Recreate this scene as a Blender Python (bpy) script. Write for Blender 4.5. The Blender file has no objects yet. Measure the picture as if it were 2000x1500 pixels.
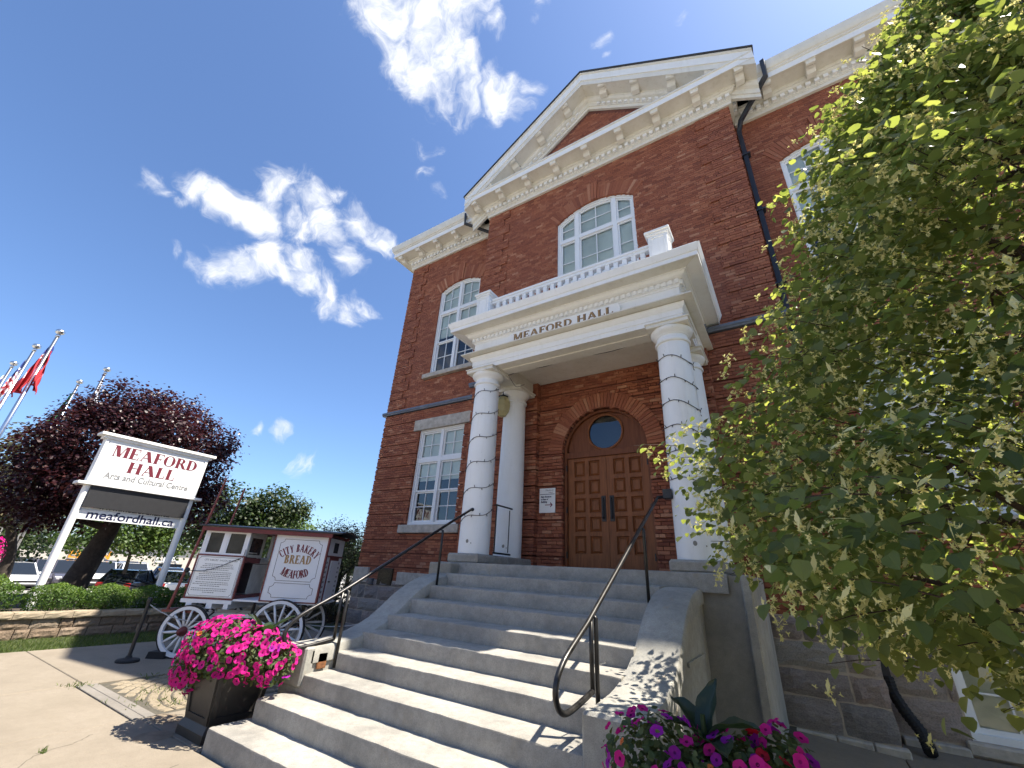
import bpy, math, random
import numpy as np
from mathutils import Matrix, Vector
R_ = math.radians
random.seed(7)
scene = bpy.context.scene
COL = scene.collection
# ------------------------------------------------------------------ camera
def cam_axes(yaw, pit, rol):
    cy, sy, cp, sp, cr, sr = math.cos(yaw), math.sin(yaw), math.cos(pit), math.sin(pit), math.cos(rol), math.sin(rol)
    fw = Vector((sy*cp, cy*cp, sp)); rt = Vector((cy, -sy, 0)); up = rt.cross(fw)
    return rt*cr + up*sr, rt*-sr + up*cr, fw
CR, CU, CF = cam_axes(R_(-33.786), R_(24.679), R_(3.308))
cam_d = bpy.data.cameras.new('camera')
cam_d.sensor_width = 36.0; cam_d.lens = 807.79/2000*36.0
cam_d.clip_start = 0.05; cam_d.clip_end = 2000
cam = bpy.data.objects.new('camera', cam_d); COL.objects.link(cam)
cam.matrix_world = Matrix(((CR.x, CU.x, -CF.x, 0), (CR.y, CU.y, -CF.y, 0), (CR.z, CU.z, -CF.z, 1.6), (0, 0, 0, 1)))
scene.camera = cam
# ------------------------------------------------------------------ sun and sky
SUN_AZ, SUN_EL = R_(59.0), R_(62.0)          # azimuth from +Y towards +X
SUN_DIR = Vector((math.sin(SUN_AZ)*math.cos(SUN_EL), math.cos(SUN_AZ)*math.cos(SUN_EL), math.sin(SUN_EL)))
sun_d = bpy.data.lights.new('sun', 'SUN'); sun_d.energy = 3.7; sun_d.angle = R_(0.53); sun_d.color = (1.0, 0.93, 0.82)
sun = bpy.data.objects.new('sun', sun_d); COL.objects.link(sun)
sun.rotation_euler = (-SUN_DIR).to_track_quat('-Z', 'Y').to_euler(); sun.location = SUN_DIR*60
world = bpy.data.worlds.new('World'); scene.world = world; world.use_nodes = True
scene.view_settings.view_transform = 'Standard'; scene.view_settings.look = 'None'
scene.view_settings.exposure = 1.8; scene.view_settings.gamma = 1.0
try: scene.view_settings.use_curve_mapping = False
except Exception: pass
scene.cycles.max_bounces = 6; scene.cycles.diffuse_bounces = 4; scene.cycles.glossy_bounces = 3; scene.cycles.transparent_max_bounces = 8
scene.cycles.use_adaptive_sampling = True; scene.cycles.adaptive_threshold = 0.02
scene.cycles.sample_clamp_indirect = 6.0
def build_world():
    nt = world.node_tree; nt.nodes.clear(); N = nt.nodes.new; L = nt.links.new
    out = N('ShaderNodeOutputWorld'); bg = N('ShaderNodeBackground'); bg.inputs['Strength'].default_value = SKY_STRENGTH
    sky = N('ShaderNodeTexSky'); sky.sky_type = 'NISHITA'; sky.sun_disc = False
    sky.sun_elevation = SUN_EL; sky.sun_rotation = SUN_AZ; sky.altitude = 200; sky.air_density = 1.0; sky.dust_density = 0.9; sky.ozone_density = 10.0
    tc = N('ShaderNodeTexCoord')
    def m(op, a, b=None, c=None):
        n = N('ShaderNodeMath'); n.operation = op
        for i, v in enumerate((a, b, c)):
            if v is None: continue
            if isinstance(v, (int, float)): n.inputs[i].default_value = v
            else: L(v, n.inputs[i])
        return n.outputs[0]
    # drifting cumulus: soft patches of cloud anchored to world directions, broken up with noise
    warp = N('ShaderNodeTexNoise'); warp.inputs['Scale'].default_value = 9.0; warp.inputs['Detail'].default_value = 3
    L(tc.outputs['Generated'], warp.inputs['Vector'])
    vs = N('ShaderNodeVectorMath'); vs.operation = 'MULTIPLY_ADD'; L(warp.outputs['Color'], vs.inputs[0])
    vs.inputs[1].default_value = (0.13, 0.13, 0.13); vs.inputs[2].default_value = (-0.065, -0.065, -0.065)
    va = N('ShaderNodeVectorMath'); va.operation = 'ADD'; L(tc.outputs['Generated'], va.inputs[0]); L(vs.outputs[0], va.inputs[1])
    tot = None
    for (dx, dy, dz, r, w) in CLOUDS:
        d = N('ShaderNodeVectorMath'); d.operation = 'DISTANCE'; L(va.outputs[0], d.inputs[0]); d.inputs[1].default_value = (dx, dy, dz)
        mr = N('ShaderNodeMapRange'); mr.interpolation_type = 'SMOOTHSTEP'
        mr.inputs['From Min'].default_value = r; mr.inputs['From Max'].default_value = r*0.1
        mr.inputs['To Min'].default_value = 0; mr.inputs['To Max'].default_value = w
        L(d.outputs['Value'], mr.inputs['Value'])
        tot = mr.outputs[0] if tot is None else m('MAXIMUM', tot, mr.outputs[0])
    # elsewhere in the sky: the same kind of scattered cloud, by low-frequency noise
    far = N('ShaderNodeTexNoise'); far.inputs['Scale'].default_value = 3.1; far.inputs['Detail'].default_value = 1; L(tc.outputs['Generated'], far.inputs['Vector'])
    farm = N('ShaderNodeMapRange'); farm.inputs['From Min'].default_value = 0.60; farm.inputs['From Max'].default_value = 0.72; farm.inputs['To Max'].default_value = 0.75; L(far.outputs['Fac'], farm.inputs['Value'])
    dv = N('ShaderNodeVectorMath'); dv.operation = 'DOT_PRODUCT'; L(tc.outputs['Generated'], dv.inputs[0]); dv.inputs[1].default_value = (-0.55, 0.70, 0.46)
    dm = N('ShaderNodeMapRange'); dm.inputs['From Min'].default_value = 0.35; dm.inputs['From Max'].default_value = 0.15; L(dv.outputs['Value'], dm.inputs['Value'])
    tot = m('MAXIMUM', tot, m('MULTIPLY', farm.outputs[0], dm.outputs[0]))
    nz = N('ShaderNodeTexNoise'); nz.inputs['Scale'].default_value = 13.0; nz.inputs['Detail'].default_value = 6; nz.inputs['Roughness'].default_value = 0.66; nz.inputs['Distortion'].default_value = 0.35
    L(va.outputs[0], nz.inputs['Vector'])
    dens = m('ADD', m('MULTIPLY', tot, 1.12), m('MULTIPLY', m('SUBTRACT', nz.outputs['Fac'], 0.5), 2.1))
    cov = N('ShaderNodeMapRange'); cov.interpolation_type = 'SMOOTHSTEP'; cov.inputs['From Min'].default_value = 0.26; cov.inputs['From Max'].default_value = 1.3
    L(dens, cov.inputs['Value'])
    fac = m('MULTIPLY', cov.outputs[0], m('MINIMUM', m('MULTIPLY', tot, 4.0), 1.0))
    cr = N('ShaderNodeValToRGB'); cr.color_ramp.elements[0].position = 0.38; cr.color_ramp.elements[1].position = 0.62
    cr.color_ramp.elements[0].color = (4.2, 4.4, 4.8, 1); cr.color_ramp.elements[1].color = (5.5, 5.5, 5.5, 1); L(nz.outputs['Fac'], cr.inputs[0])
    mix = N('ShaderNodeMix'); mix.data_type = 'RGBA'; L(m('MULTIPLY', fac, 0.96), mix.inputs[0]); hs = N('ShaderNodeHueSaturation'); hs.inputs['Saturation'].default_value = 0.97; L(sky.outputs[0], hs.inputs['Color']); L(hs.outputs[0], mix.inputs[6]); L(cr.outputs[0], mix.inputs[7])
    L(mix.outputs[2], bg.inputs['Color']); L(bg.outputs[0], out.inputs['Surface'])
SKY_STRENGTH = 0.068
CLOUDS = [(-0.427,0.184,0.885,0.1192,1.00), (-0.387,0.245,0.889,0.1369,1.00), (-0.324,0.251,0.912,0.0977,1.00), (-0.475,0.162,0.865,0.0641,0.80), (-0.428,0.281,0.859,0.1150,1.00), (-0.459,0.232,0.858,0.0691,0.90), (-0.370,0.315,0.874,0.0719,0.80), (-0.378,0.360,0.853,0.0694,0.90), (-0.321,0.394,0.861,0.0756,1.00), (-0.272,0.408,0.872,0.0430,0.80), (-0.296,0.308,0.904,0.0449,0.70), (-0.405,0.363,0.839,0.0512,0.55), (-0.212,0.339,0.917,0.0326,0.75), (-0.225,0.353,0.908,0.0223,0.60), (-0.116,0.415,0.902,0.0307,0.75), (-0.122,0.442,0.889,0.0181,0.60), (0.000,0.447,0.895,0.0245,0.60), (-0.807,0.079,0.585,0.0470,0.75), (-0.811,0.110,0.575,0.0379,0.60), (-0.785,0.135,0.605,0.0565,0.90), (-0.778,0.177,0.603,0.0775,1.00), (-0.765,0.216,0.607,0.0810,1.00), (-0.724,0.208,0.658,0.0615,1.00), (-0.707,0.238,0.666,0.0505,0.90), (-0.704,0.273,0.655,0.0790,0.90), (-0.738,0.283,0.613,0.0731,0.85), (-0.699,0.320,0.640,0.0825,0.90), (-0.665,0.296,0.685,0.0532,0.70), (-0.660,0.363,0.658,0.0707,0.90), (-0.650,0.408,0.641,0.0584,0.90), (-0.699,0.381,0.605,0.0574,0.70), (-0.848,0.151,0.508,0.0313,0.55), (-0.845,0.196,0.498,0.0473,0.70), (-0.828,0.230,0.511,0.0682,1.00), (-0.802,0.257,0.540,0.0706,1.00), (-0.795,0.298,0.528,0.0599,0.90), (-0.776,0.330,0.537,0.0827,1.00), (-0.762,0.384,0.522,0.0790,0.90), (-0.733,0.444,0.516,0.0598,1.00), (-0.710,0.465,0.528,0.0531,0.90), (-0.757,0.410,0.509,0.0509,0.70), (-0.478,0.378,0.793,0.0403,0.70), (-0.502,0.411,0.761,0.0349,0.60), (-0.507,0.446,0.738,0.0317,0.50), (-0.893,0.391,0.224,0.0233,0.65), (-0.871,0.428,0.243,0.0324,0.80), (-0.846,0.493,0.205,0.0448,0.90)]
build_world()
# ------------------------------------------------------------------ helpers
class MB:
    """collects polygons and becomes ONE mesh"""
    def __init__(s): s.v = []; s.f = []; s.t = []; s.m = []; s.M = None; s.mi = 0
    def add(s, vs, fs, tint=0.5):
        o = len(s.v)
        if s.M is not None: vs = [tuple(s.M @ Vector(p)) for p in vs]
        s.v.extend(vs)
        for f in fs: s.f.append(tuple(i+o for i in f)); s.t.append(tint); s.m.append(s.mi)
    def box(s, x0, x1, y0, y1, z0, z1, tint=0.5):
        s.add([(x0,y0,z0),(x1,y0,z0),(x1,y1,z0),(x0,y1,z0),(x0,y0,z1),(x1,y0,z1),(x1,y1,z1),(x0,y1,z1)],
              [(0,3,2,1),(4,5,6,7),(0,1,5,4),(1,2,6,5),(2,3,7,6),(3,0,4,7)], tint)
    def cbox(s, x0, x1, y0, y1, z0, z1, c=0.01, tint=0.5):
        """box with chamfered edges"""
        c = min(c, (x1-x0)*.45, (y1-y0)*.45, (z1-z0)*.45)
        vs = []
        for ax in range(3):
            for sx in (0, 1):
                for sy in (0, 1):
                    for sz in (0, 1):
                        p = [(x0, x1)[sx], (y0, y1)[sy], (z0, z1)[sz]]; sg = (sx, sy, sz)
                        for k in range(3):
                            if k != ax: p[k] += c if sg[k] == 0 else -c
                        vs.append(tuple(p))
        def I(ax, sx, sy, sz): return ax*8 + sx*4 + sy*2 + sz
        fs = [(I(0,0,0,0),I(0,0,0,1),I(0,0,1,1),I(0,0,1,0)), (I(0,1,0,0),I(0,1,1,0),I(0,1,1,1),I(0,1,0,1)),
              (I(1,0,0,0),I(1,1,0,0),I(1,1,0,1),I(1,0,0,1)), (I(1,0,1,0),I(1,0,1,1),I(1,1,1,1),I(1,1,1,0)),
              (I(2,0,0,0),I(2,0,1,0),I(2,1,1,0),I(2,1,0,0)), (I(2,0,0,1),I(2,1,0,1),I(2,1,1,1),I(2,0,1,1))]
        for a in (0, 1):
            for b in (0, 1):
                fs.append((I(1,0,a,b) if 0 else I(1,0,a,b), I(1,1,a,b), I(2,1,a,b), I(2,0,a,b)))
                fs.append((I(0,a,0,b), I(0,a,1,b), I(2,a,1,b), I(2,a,0,b)))
                fs.append((I(0,a,b,0), I(0,a,b,1), I(1,a,b,1), I(1,a,b,0)))
        for sx in (0, 1):
            for sy in (0, 1):
                for sz in (0, 1): fs.append((I(0,sx,sy,sz), I(1,sx,sy,sz), I(2,sx,sy,sz)))
        s.add(vs, fs, tint)
    def quad(s, a, b, c, d, tint=0.5): s.add([a,b,c,d], [(0,1,2,3)], tint)
    def prism(s, poly, fn, d0, d1, tint=0.5):
        """poly: list of 2-D points; fn(u, v, d) -> 3-D"""
        n = len(poly)
        s.add([fn(u, v, d0) for u, v in poly] + [fn(u, v, d1) for u, v in poly],
              [tuple(range(n)), tuple(range(2*n-1, n-1, -1))] + [(i, (i+1) % n, n+(i+1) % n, n+i) for i in range(n)], tint)
    def lathe(s, prof, cx, cy, n=32, z=0.0, tint=0.5, a0=0.0):
        o = []
        for r, h in prof:
            for k in range(n):
                a = a0 + 2*math.pi*k/n; o.append((cx + r*math.cos(a), cy + r*math.sin(a), z + h))
        fs = []
        for j in range(len(prof)-1):
            for k in range(n): fs.append((j*n+k, j*n+(k+1) % n, (j+1)*n+(k+1) % n, (j+1)*n+k))
        fs.append(tuple(range(n-1, -1, -1))); fs.append(tuple((len(prof)-1)*n+k for k in range(n)))
        s.add(o, fs, tint)
    def tube(s, path, r, n=8, tint=0.5, cap=True):
        P = [Vector(p) for p in path]; rr = r if isinstance(r, (list, tuple)) else [r]*len(P)
        vs = []; T = None; nrm = None
        for i, p in enumerate(P):
            t = (P[min(i+1, len(P)-1)] - P[max(i-1, 0)])
            if t.length < 1e-9: t = Vector((0, 0, 1))
            t.normalize()
            if nrm is None:
                nrm = t.cross(Vector((0, 0, 1)))
                if nrm.length < 1e-3: nrm = t.cross(Vector((1, 0, 0)))
            nrm = (nrm - t*nrm.dot(t)); nrm.normalize(); b = t.cross(nrm)
            for k in range(n):
                a = 2*math.pi*k/n; vs.append(tuple(p + (nrm*math.cos(a) + b*math.sin(a))*rr[i]))
        fs = []
        for j in range(len(P)-1):
            for k in range(n): fs.append((j*n+k, j*n+(k+1) % n, (j+1)*n+(k+1) % n, (j+1)*n+k))
        if cap: fs.append(tuple(range(n-1, -1, -1))); fs.append(tuple((len(P)-1)*n+k for k in range(n)))
        s.add(vs, fs, tint)
    def sphere(s, c, r, nu=12, nv=8, tint=0.5, sq=(1, 1, 1)):
        vs = [(c[0], c[1], c[2]-r*sq[2])]
        for j in range(1, nv):
            b = -math.pi/2 + math.pi*j/nv
            for k in range(nu):
                a = 2*math.pi*k/nu; vs.append((c[0]+r*sq[0]*math.cos(a)*math.cos(b), c[1]+r*sq[1]*math.sin(a)*math.cos(b), c[2]+r*sq[2]*math.sin(b)))
        vs.append((c[0], c[1], c[2]+r*sq[2])); e = len(vs)-1; fs = []
        for k in range(nu): fs.append((0, 1+(k+1) % nu, 1+k)); fs.append((e, e-nu+k, e-nu+(k+1) % nu))
        for j in range(nv-2):
            for k in range(nu): fs.append((1+j*nu+k, 1+j*nu+(k+1) % nu, 1+(j+1)*nu+(k+1) % nu, 1+(j+1)*nu+k))
        s.add(vs, fs, tint)
    def mesh(s, name, mats, smooth=False):
        me = bpy.data.meshes.new(name); me.from_pydata(s.v, [], s.f)
        for m in (mats if isinstance(mats, (list, tuple)) else [mats]): me.materials.append(m)
        if any(s.m): me.polygons.foreach_set('material_index', s.m)
        at = me.attributes.new('tint', 'FLOAT', 'FACE'); at.data.foreach_set('value', s.t)
        if smooth: me.polygons.foreach_set('use_smooth', [True]*len(s.f)); 
        me.validate(clean_customdata=False); me.update()
        return me
    def build(s, name, mats, parent=None, smooth=False, kind=None):
        o = put(s.mesh(name, mats, smooth), name, parent)
        if smooth == 'auto': auto_smooth(o)
        if kind: o['kind'] = kind
        return o
def wloc(o):
    return Vector(o['_w']) if '_w' in o.keys() else Vector((0, 0, 0))
def put(me, name, parent=None, M=None):
    """link a mesh; without M its vertices are world coordinates"""
    o = bpy.data.objects.new(name, me); COL.objects.link(o)
    if parent is not None:
        o.parent = parent
        o.matrix_parent_inverse = WORLD.get(parent.name, Matrix()).inverted()
    if M is not None: o.matrix_basis = M; WORLD[o.name] = M.copy()
    return o
WORLD = {}
def auto_smooth(o, ang=35):
    me = o.data
    try:
        me.set_sharp_from_angle(angle=R_(ang))
    except Exception: pass
def thing(name, label, cat, loc=(0, 0, 0), group=None):
    o = bpy.data.objects.new(name, None); COL.objects.link(o); o.location = loc; o.empty_display_size = 0.2
    WORLD[o.name] = Matrix.Translation(Vector(loc)); tag(o, label, cat, group); return o
def tag(o, label, cat, group=None):
    o['label'] = label; o['category'] = cat
    if group: o['group'] = group
    return o
def structure(o): o['kind'] = 'structure'; return o
def rnd(a, b): return random.uniform(a, b)
def xf(loc=(0, 0, 0), rz=0.0, s=1.0): return Matrix.Translation(Vector(loc)) @ Matrix.Rotation(rz, 4, 'Z') @ Matrix.Scale(s, 4)

# ------------------------------------------------------------------ materials
def new_mat(name):
    m = bpy.data.materials.new(name); m.use_nodes = True
    nt = m.node_tree; b = nt.nodes['Principled BSDF']; return m, nt, b
def node(nt, t, **kw):
    n = nt.nodes.new(t)
    for k, v in kw.items():
        if k in n.inputs: n.inputs[k].default_value = v
        else: setattr(n, k, v)
    return n
def ramp(nt, src, stops):
    n = nt.nodes.new('ShaderNodeValToRGB'); e = n.color_ramp.elements
    while len(e) < len(stops): e.new(0.5)
    for i, (p, c) in enumerate(stops): e[i].position = p; e[i].color = (*c, 1) if len(c) == 3 else c
    nt.links.new(src, n.inputs[0]); return n.outputs[0]
def noise(nt, scale, detail=5, rough=0.6, vec=None, dist=0.0):
    n = node(nt, 'ShaderNodeTexNoise', Scale=scale, Detail=detail, Roughness=rough, Distortion=dist)
    if vec is None: vec = pos(nt)
    nt.links.new(vec, n.inputs['Vector']); return n.outputs['Fac']
def pos(nt):
    for n in nt.nodes:
        if n.name == 'WPOS': return n.outputs['Position']
    g = nt.nodes.new('ShaderNodeNewGeometry'); g.name = 'WPOS'; return g.outputs['Position']
def objc(nt):
    for n in nt.nodes:
        if n.name == 'OPOS': return n.outputs['Object']
    g = nt.nodes.new('ShaderNodeTexCoord'); g.name = 'OPOS'; return g.outputs['Object']
def stretch(nt, vec, sc, rot=(0, 0, 0)):
    mp = nt.nodes.new('ShaderNodeMapping'); mp.inputs['Scale'].default_value = sc; mp.inputs['Rotation'].default_value = rot
    nt.links.new(vec, mp.inputs['Vector']); return mp.outputs[0]
def mixc(nt, fac, a, b, mode='MIX'):
    n = nt.nodes.new('ShaderNodeMix'); n.data_type = 'RGBA'; n.blend_type = mode
    for i, v in ((0, fac), (6, a), (7, b)):
        if isinstance(v, (int, float)): n.inputs[i].default_value = v
        elif isinstance(v, tuple): n.inputs[i].default_value = (*v, 1) if len(v) == 3 else v
        else: nt.links.new(v, n.inputs[i])
    return n.outputs[2]
def mth(nt, op, a, b=0.0):
    n = nt.nodes.new('ShaderNodeMath'); n.operation = op
    for i, v in enumerate((a, b)):
        if isinstance(v, (int, float)): n.inputs[i].default_value = v
        else: nt.links.new(v, n.inputs[i])
    return n.outputs[0]
def mrange(nt, v, a, b, c=0.0, d=1.0):
    n = nt.nodes.new('ShaderNodeMapRange'); nt.links.new(v, n.inputs['Value'])
    for k, x in (('From Min', a), ('From Max', b), ('To Min', c), ('To Max', d)): n.inputs[k].default_value = x
    return n.outputs[0]
def bump(nt, b, h, strength=0.3, dist=0.01):
    n = node(nt, 'ShaderNodeBump', Strength=strength, Distance=dist); nt.links.new(h, n.inputs['Height']); nt.links.new(n.outputs[0], b.inputs['Normal'])
def attr(nt, name='tint'):
    n = nt.nodes.new('ShaderNodeAttribute'); n.attribute_name = name; return n.outputs['Fac']
def orand(nt): return nt.nodes.new('ShaderNodeObjectInfo').outputs['Random']
def setc(nt, b, c):
    if isinstance(c, tuple): b.inputs['Base Color'].default_value = (*c, 1)
    else: nt.links.new(c, b.inputs['Base Color'])
def simple(name, col, rough=0.6, metal=0.0, var=0.0, scale=6.0, bmp=0.0, bscale=40.0, spec=0.5, coat=0.0):
    m, nt, b = new_mat(name); b.inputs['Roughness'].default_value = rough; b.inputs['Metallic'].default_value = metal
    b.inputs['Specular IOR Level'].default_value = spec
    if coat: b.inputs['Coat Weight'].default_value = coat; b.inputs['Coat Roughness'].default_value = 0.05
    if var > 0:
        f = noise(nt, scale, 6); lo = tuple(c*(1-var) for c in col); hi = tuple(min(1, c*(1+var*.6)) for c in col)
        setc(nt, b, ramp(nt, f, ((0.3, lo), (0.7, hi))))
    else: setc(nt, b, col)
    if bmp > 0: bump(nt, b, noise(nt, bscale, 4), bmp, 0.01)
    return m
MT = {}
def brick_mat(name, src):
    m, nt, b = new_mat(name); f = attr(nt) if src == 'attr' else orand(nt)
    c = ramp(nt, f, ((0.0, (0.19, 0.063, 0.037)), (0.25, (0.285, 0.094, 0.050)), (0.55, (0.36, 0.125, 0.064)), (0.8, (0.44, 0.175, 0.092)), (0.97, (0.55, 0.28, 0.165))))
    n1 = noise(nt, 0.75, 4); c = mixc(nt, mrange(nt, n1, 0.35, 0.75, 0.0, 0.5), c, (0.215, 0.082, 0.060))     # weathering across the wall
    n2 = noise(nt, 38, 5); c = mixc(nt, mrange(nt, n2, 0.3, 0.75, 0.0, 0.4), c, (0.15, 0.052, 0.036))
    n3 = noise(nt, 9, 4, 0.75); c = mixc(nt, mrange(nt, n3, 0.62, 0.76, 0.0, 0.4), c, (0.46, 0.33, 0.27))      # lime bloom
    setc(nt, b, c); b.inputs['Roughness'].default_value = 0.88; b.inputs['Specular IOR Level'].default_value = 0.25
    bump(nt, b, noise(nt, 120, 4), 0.5, 0.004); return m
MT['brick'] = brick_mat('brick_clay', 'attr'); MT['brick1'] = brick_mat('brick_clay_single', 'obj')
MT['mortar'] = simple('mortar', (0.155, 0.062, 0.047), 0.95, var=0.35, scale=3, spec=0.2)
def paint_mat(name, base, dirt, wear=0.25):
    m, nt, b = new_mat(name)
    n1 = noise(nt, 2.2, 6, 0.65); v = stretch(nt, pos(nt), (9, 9, 0.9)); n2 = noise(nt, 1.0, 5, 0.7, v)
    c = mixc(nt, mrange(nt, n1, 0.35, 0.8, 0, wear), base, dirt); c = mixc(nt, mrange(nt, n2, 0.52, 0.8, 0, wear*1.3), c, dirt)
    n3 = noise(nt, 26, 4, 0.5); c = mixc(nt, mrange(nt, n3, 0.71, 0.74, 0, wear*1.2), c, (0.33, 0.31, 0.27))
    setc(nt, b, c); b.inputs['Roughness'].default_value = 0.55; b.inputs['Specular IOR Level'].default_value = 0.35
    bump(nt, b, noise(nt, 60, 5), 0.16, 0.004); return m
MT['white'] = paint_mat('white_paint', (0.84, 0.84, 0.82), (0.66, 0.64, 0.58), 0.32)
MT['cream'] = paint_mat('aged_cream_paint', (0.76, 0.735, 0.66), (0.52, 0.48, 0.38), 0.45)
MT['frame'] = paint_mat('window_frame_paint', (0.78, 0.79, 0.79), (0.66, 0.66, 0.64), 0.2)
MT['trim'] = simple('grey_flashing', (0.13, 0.15, 0.19), 0.45, var=0.3, scale=5)
MT['pipe'] = simple('downpipe_paint', (0.028, 0.034, 0.045), 0.42, var=0.2, scale=8)
MT['shingle'] = simple('roof_shingle', (0.045, 0.045, 0.05), 0.9, var=0.3, scale=12)
MT['stone_trim'] = simple('limestone', (0.46, 0.41, 0.345), 0.85, var=0.28, scale=7, bmp=0.5, bscale=30)
def concrete_mat(name, base, dark, light, stain=(0.30, 0.24, 0.15), st=0.25, gr=130):
    m, nt, b = new_mat(name)
    n1 = noise(nt, 1.6, 8, 0.7); n2 = noise(nt, 14, 8, 0.7); n3 = noise(nt, gr, 3)
    c = ramp(nt, n1, ((0.3, dark), (0.5, base), (0.72, light)))
    c = mixc(nt, mrange(nt, n2, 0.44, 0.68, 0, 0.5), c, dark)
    c = mixc(nt, mrange(nt, n3, 0.45, 0.62, 0, 0.25), c, tuple(x*0.5 for x in dark))
    n4 = noise(nt, 2.3, 6, 0.7, stretch(nt, pos(nt), (1.3, 1.0, 0.6))); c = mixc(nt, mrange(nt, n4, 0.62, 0.72, 0, st), c, stain)
    setc(nt, b, c); b.inputs['Roughness'].default_value = 0.92; b.inputs['Specular IOR Level'].default_value = 0.2
    h = mth(nt, 'ADD', n3, mth(nt, 'MULTIPLY', n2, 2.0)); bump(nt, b, h, 0.45, 0.006); return m
MT['step'] = concrete_mat('worn_step_concrete', (0.345, 0.325, 0.283), (0.21, 0.2, 0.178), (0.43, 0.405, 0.355), st=0.3)
MT['walk'] = concrete_mat('sidewalk_concrete', (0.238, 0.203, 0.156), (0.203, 0.172, 0.131), (0.268, 0.23, 0.18), st=0.16)
MT['base'] = concrete_mat('porch_base_concrete', (0.29, 0.275, 0.235), (0.215, 0.205, 0.178), (0.34, 0.32, 0.275), st=0.3)
MT['plaster'] = concrete_mat('cheek_wall_concrete', (0.36, 0.345, 0.30), (0.24, 0.235, 0.215), (0.46, 0.44, 0.385), (0.36, 0.22, 0.10), 0.4)
MT['joint'] = simple('joint_filler', (0.085, 0.075, 0.055), 0.95, var=0.4, scale=20)
MT['soil'] = simple('soil', (0.06, 0.045, 0.03), 0.95, var=0.4, scale=10)
MT['asphalt'] = simple('asphalt', (0.15, 0.145, 0.135), 0.92, var=0.3, scale=3, bmp=0.4, bscale=150)
def stone_mat():
    m, nt, b = new_mat('rock_faced_stone'); r = orand(nt)
    c = ramp(nt, r, ((0.0, (0.115, 0.105, 0.11)), (0.2, (0.21, 0.195, 0.19)), (0.42, (0.34, 0.25, 0.215)), (0.6, (0.30, 0.285, 0.26)), (0.8, (0.38, 0.285, 0.24)), (1.0, (0.16, 0.15, 0.16))))
    n1 = noise(nt, 9, 8, 0.75, stretch(nt, pos(nt), (1, 1, 2.2), (0, 0.5, 0))); n2 = noise(nt, 60, 4)
    c = mixc(nt, mrange(nt, n1, 0.35, 0.7, 0, 0.55), c, (0.40, 0.36, 0.32)); c = mixc(nt, mrange(nt, n2, 0.45, 0.7, 0, 0.45), c, (0.075, 0.068, 0.065))
    setc(nt, b, c); b.inputs['Roughness'].default_value = 0.9; b.inputs['Specular IOR Level'].default_value = 0.25
    bump(nt, b, mth(nt, 'ADD', n1, mth(nt, 'MULTIPLY', n2, 0.3)), 0.8, 0.03); return m
MT['stone'] = stone_mat()
MT['smortar'] = simple('stone_mortar', (0.44, 0.37, 0.30), 0.95, var=0.25, scale=8, bmp=0.4)
def wood_mat(name, a, bcol, c3):
    m, nt, b = new_mat(name)
    v = stretch(nt, pos(nt), (14, 14, 1.1)); n1 = noise(nt, 1.4, 6, 0.6, v, 1.2)
    w = node(nt, 'ShaderNodeTexWave', Scale=2.2, Distortion=7.0, Detail=4.0); w.bands_direction = 'X'; nt.links.new(v, w.inputs['Vector'])
    c = mixc(nt, w.outputs['Fac'], a, bcol); c = mixc(nt, mrange(nt, n1, 0.4, 0.7, 0, 0.75), c, c3)
    setc(nt, b, c); b.inputs['Roughness'].default_value = 0.5; b.inputs['Specular IOR Level'].default_value = 0.25
    bump(nt, b, n1, 0.15, 0.004); return m
MT['oak'] = wood_mat('varnished_oak', (0.22, 0.078, 0.030), (0.30, 0.115, 0.042), (0.12, 0.038, 0.015))
MT['oak_dark'] = wood_mat('dark_varnished_oak', (0.16, 0.055, 0.024), (0.22, 0.078, 0.032), (0.09, 0.028, 0.012))
MT['black'] = simple('black_iron', (0.013, 0.013, 0.015), 0.45, var=0.3, scale=20)
def rail_mat():
    m, nt, b = new_mat('rubbed_black_pipe')
    c = ramp(nt, noise(nt, 7, 6), ((0.35, (0.022, 0.021, 0.02)), (0.7, (0.055, 0.052, 0.05)))); n2 = noise(nt, 25, 5)
    c = mixc(nt, mrange(nt, n2, 0.68, 0.75), c, (0.12, 0.06, 0.035)); setc(nt, b, c); b.inputs['Roughness'].default_value = 0.32; b.inputs['Metallic'].default_value = 0.55; return m
MT['rail'] = rail_mat()
MT['rust'] = simple('rust', (0.19, 0.075, 0.025), 0.9, var=0.5, scale=30, bmp=0.6)
def glass_mat():
    m, nt, b = new_mat('window_glass'); nt.nodes.remove(b); out = nt.nodes['Material Output']
    tr = node(nt, 'ShaderNodeBsdfTransparent'); tr.inputs[0].default_value = (0.80, 0.85, 0.84, 1); gl = node(nt, 'ShaderNodeBsdfGlossy', Roughness=0.03); gl.inputs[0].default_value = (0.9, 0.93, 0.95, 1)
    fr = node(nt, 'ShaderNodeFresnel', IOR=1.5); n = noise(nt, 2.2, 2); bp = node(nt, 'ShaderNodeBump', Strength=0.05, Distance=0.02); nt.links.new(n, bp.inputs['Height']); nt.links.new(bp.outputs[0], gl.inputs['Normal'])
    mx = nt.nodes.new('ShaderNodeMixShader'); nt.links.new(mrange(nt, fr.outputs[0], 0, 1, 0.05, 1.0), mx.inputs[0]); nt.links.new(tr.outputs[0], mx.inputs[1]); nt.links.new(gl.outputs[0], mx.inputs[2]); nt.links.new(mx.outputs[0], out.inputs['Surface']); return m
MT['glass'] = glass_mat()
MT['blind'] = simple('window_blind', (0.82, 0.84, 0.77), 0.8, var=0.14, scale=1.3)
MT['dark'] = simple('dark_interior', (0.03, 0.03, 0.032), 0.9)
MT['bronze'] = simple('bronze', (0.05, 0.035, 0.02), 0.45, metal=0.5, var=0.4, scale=30)
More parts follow.
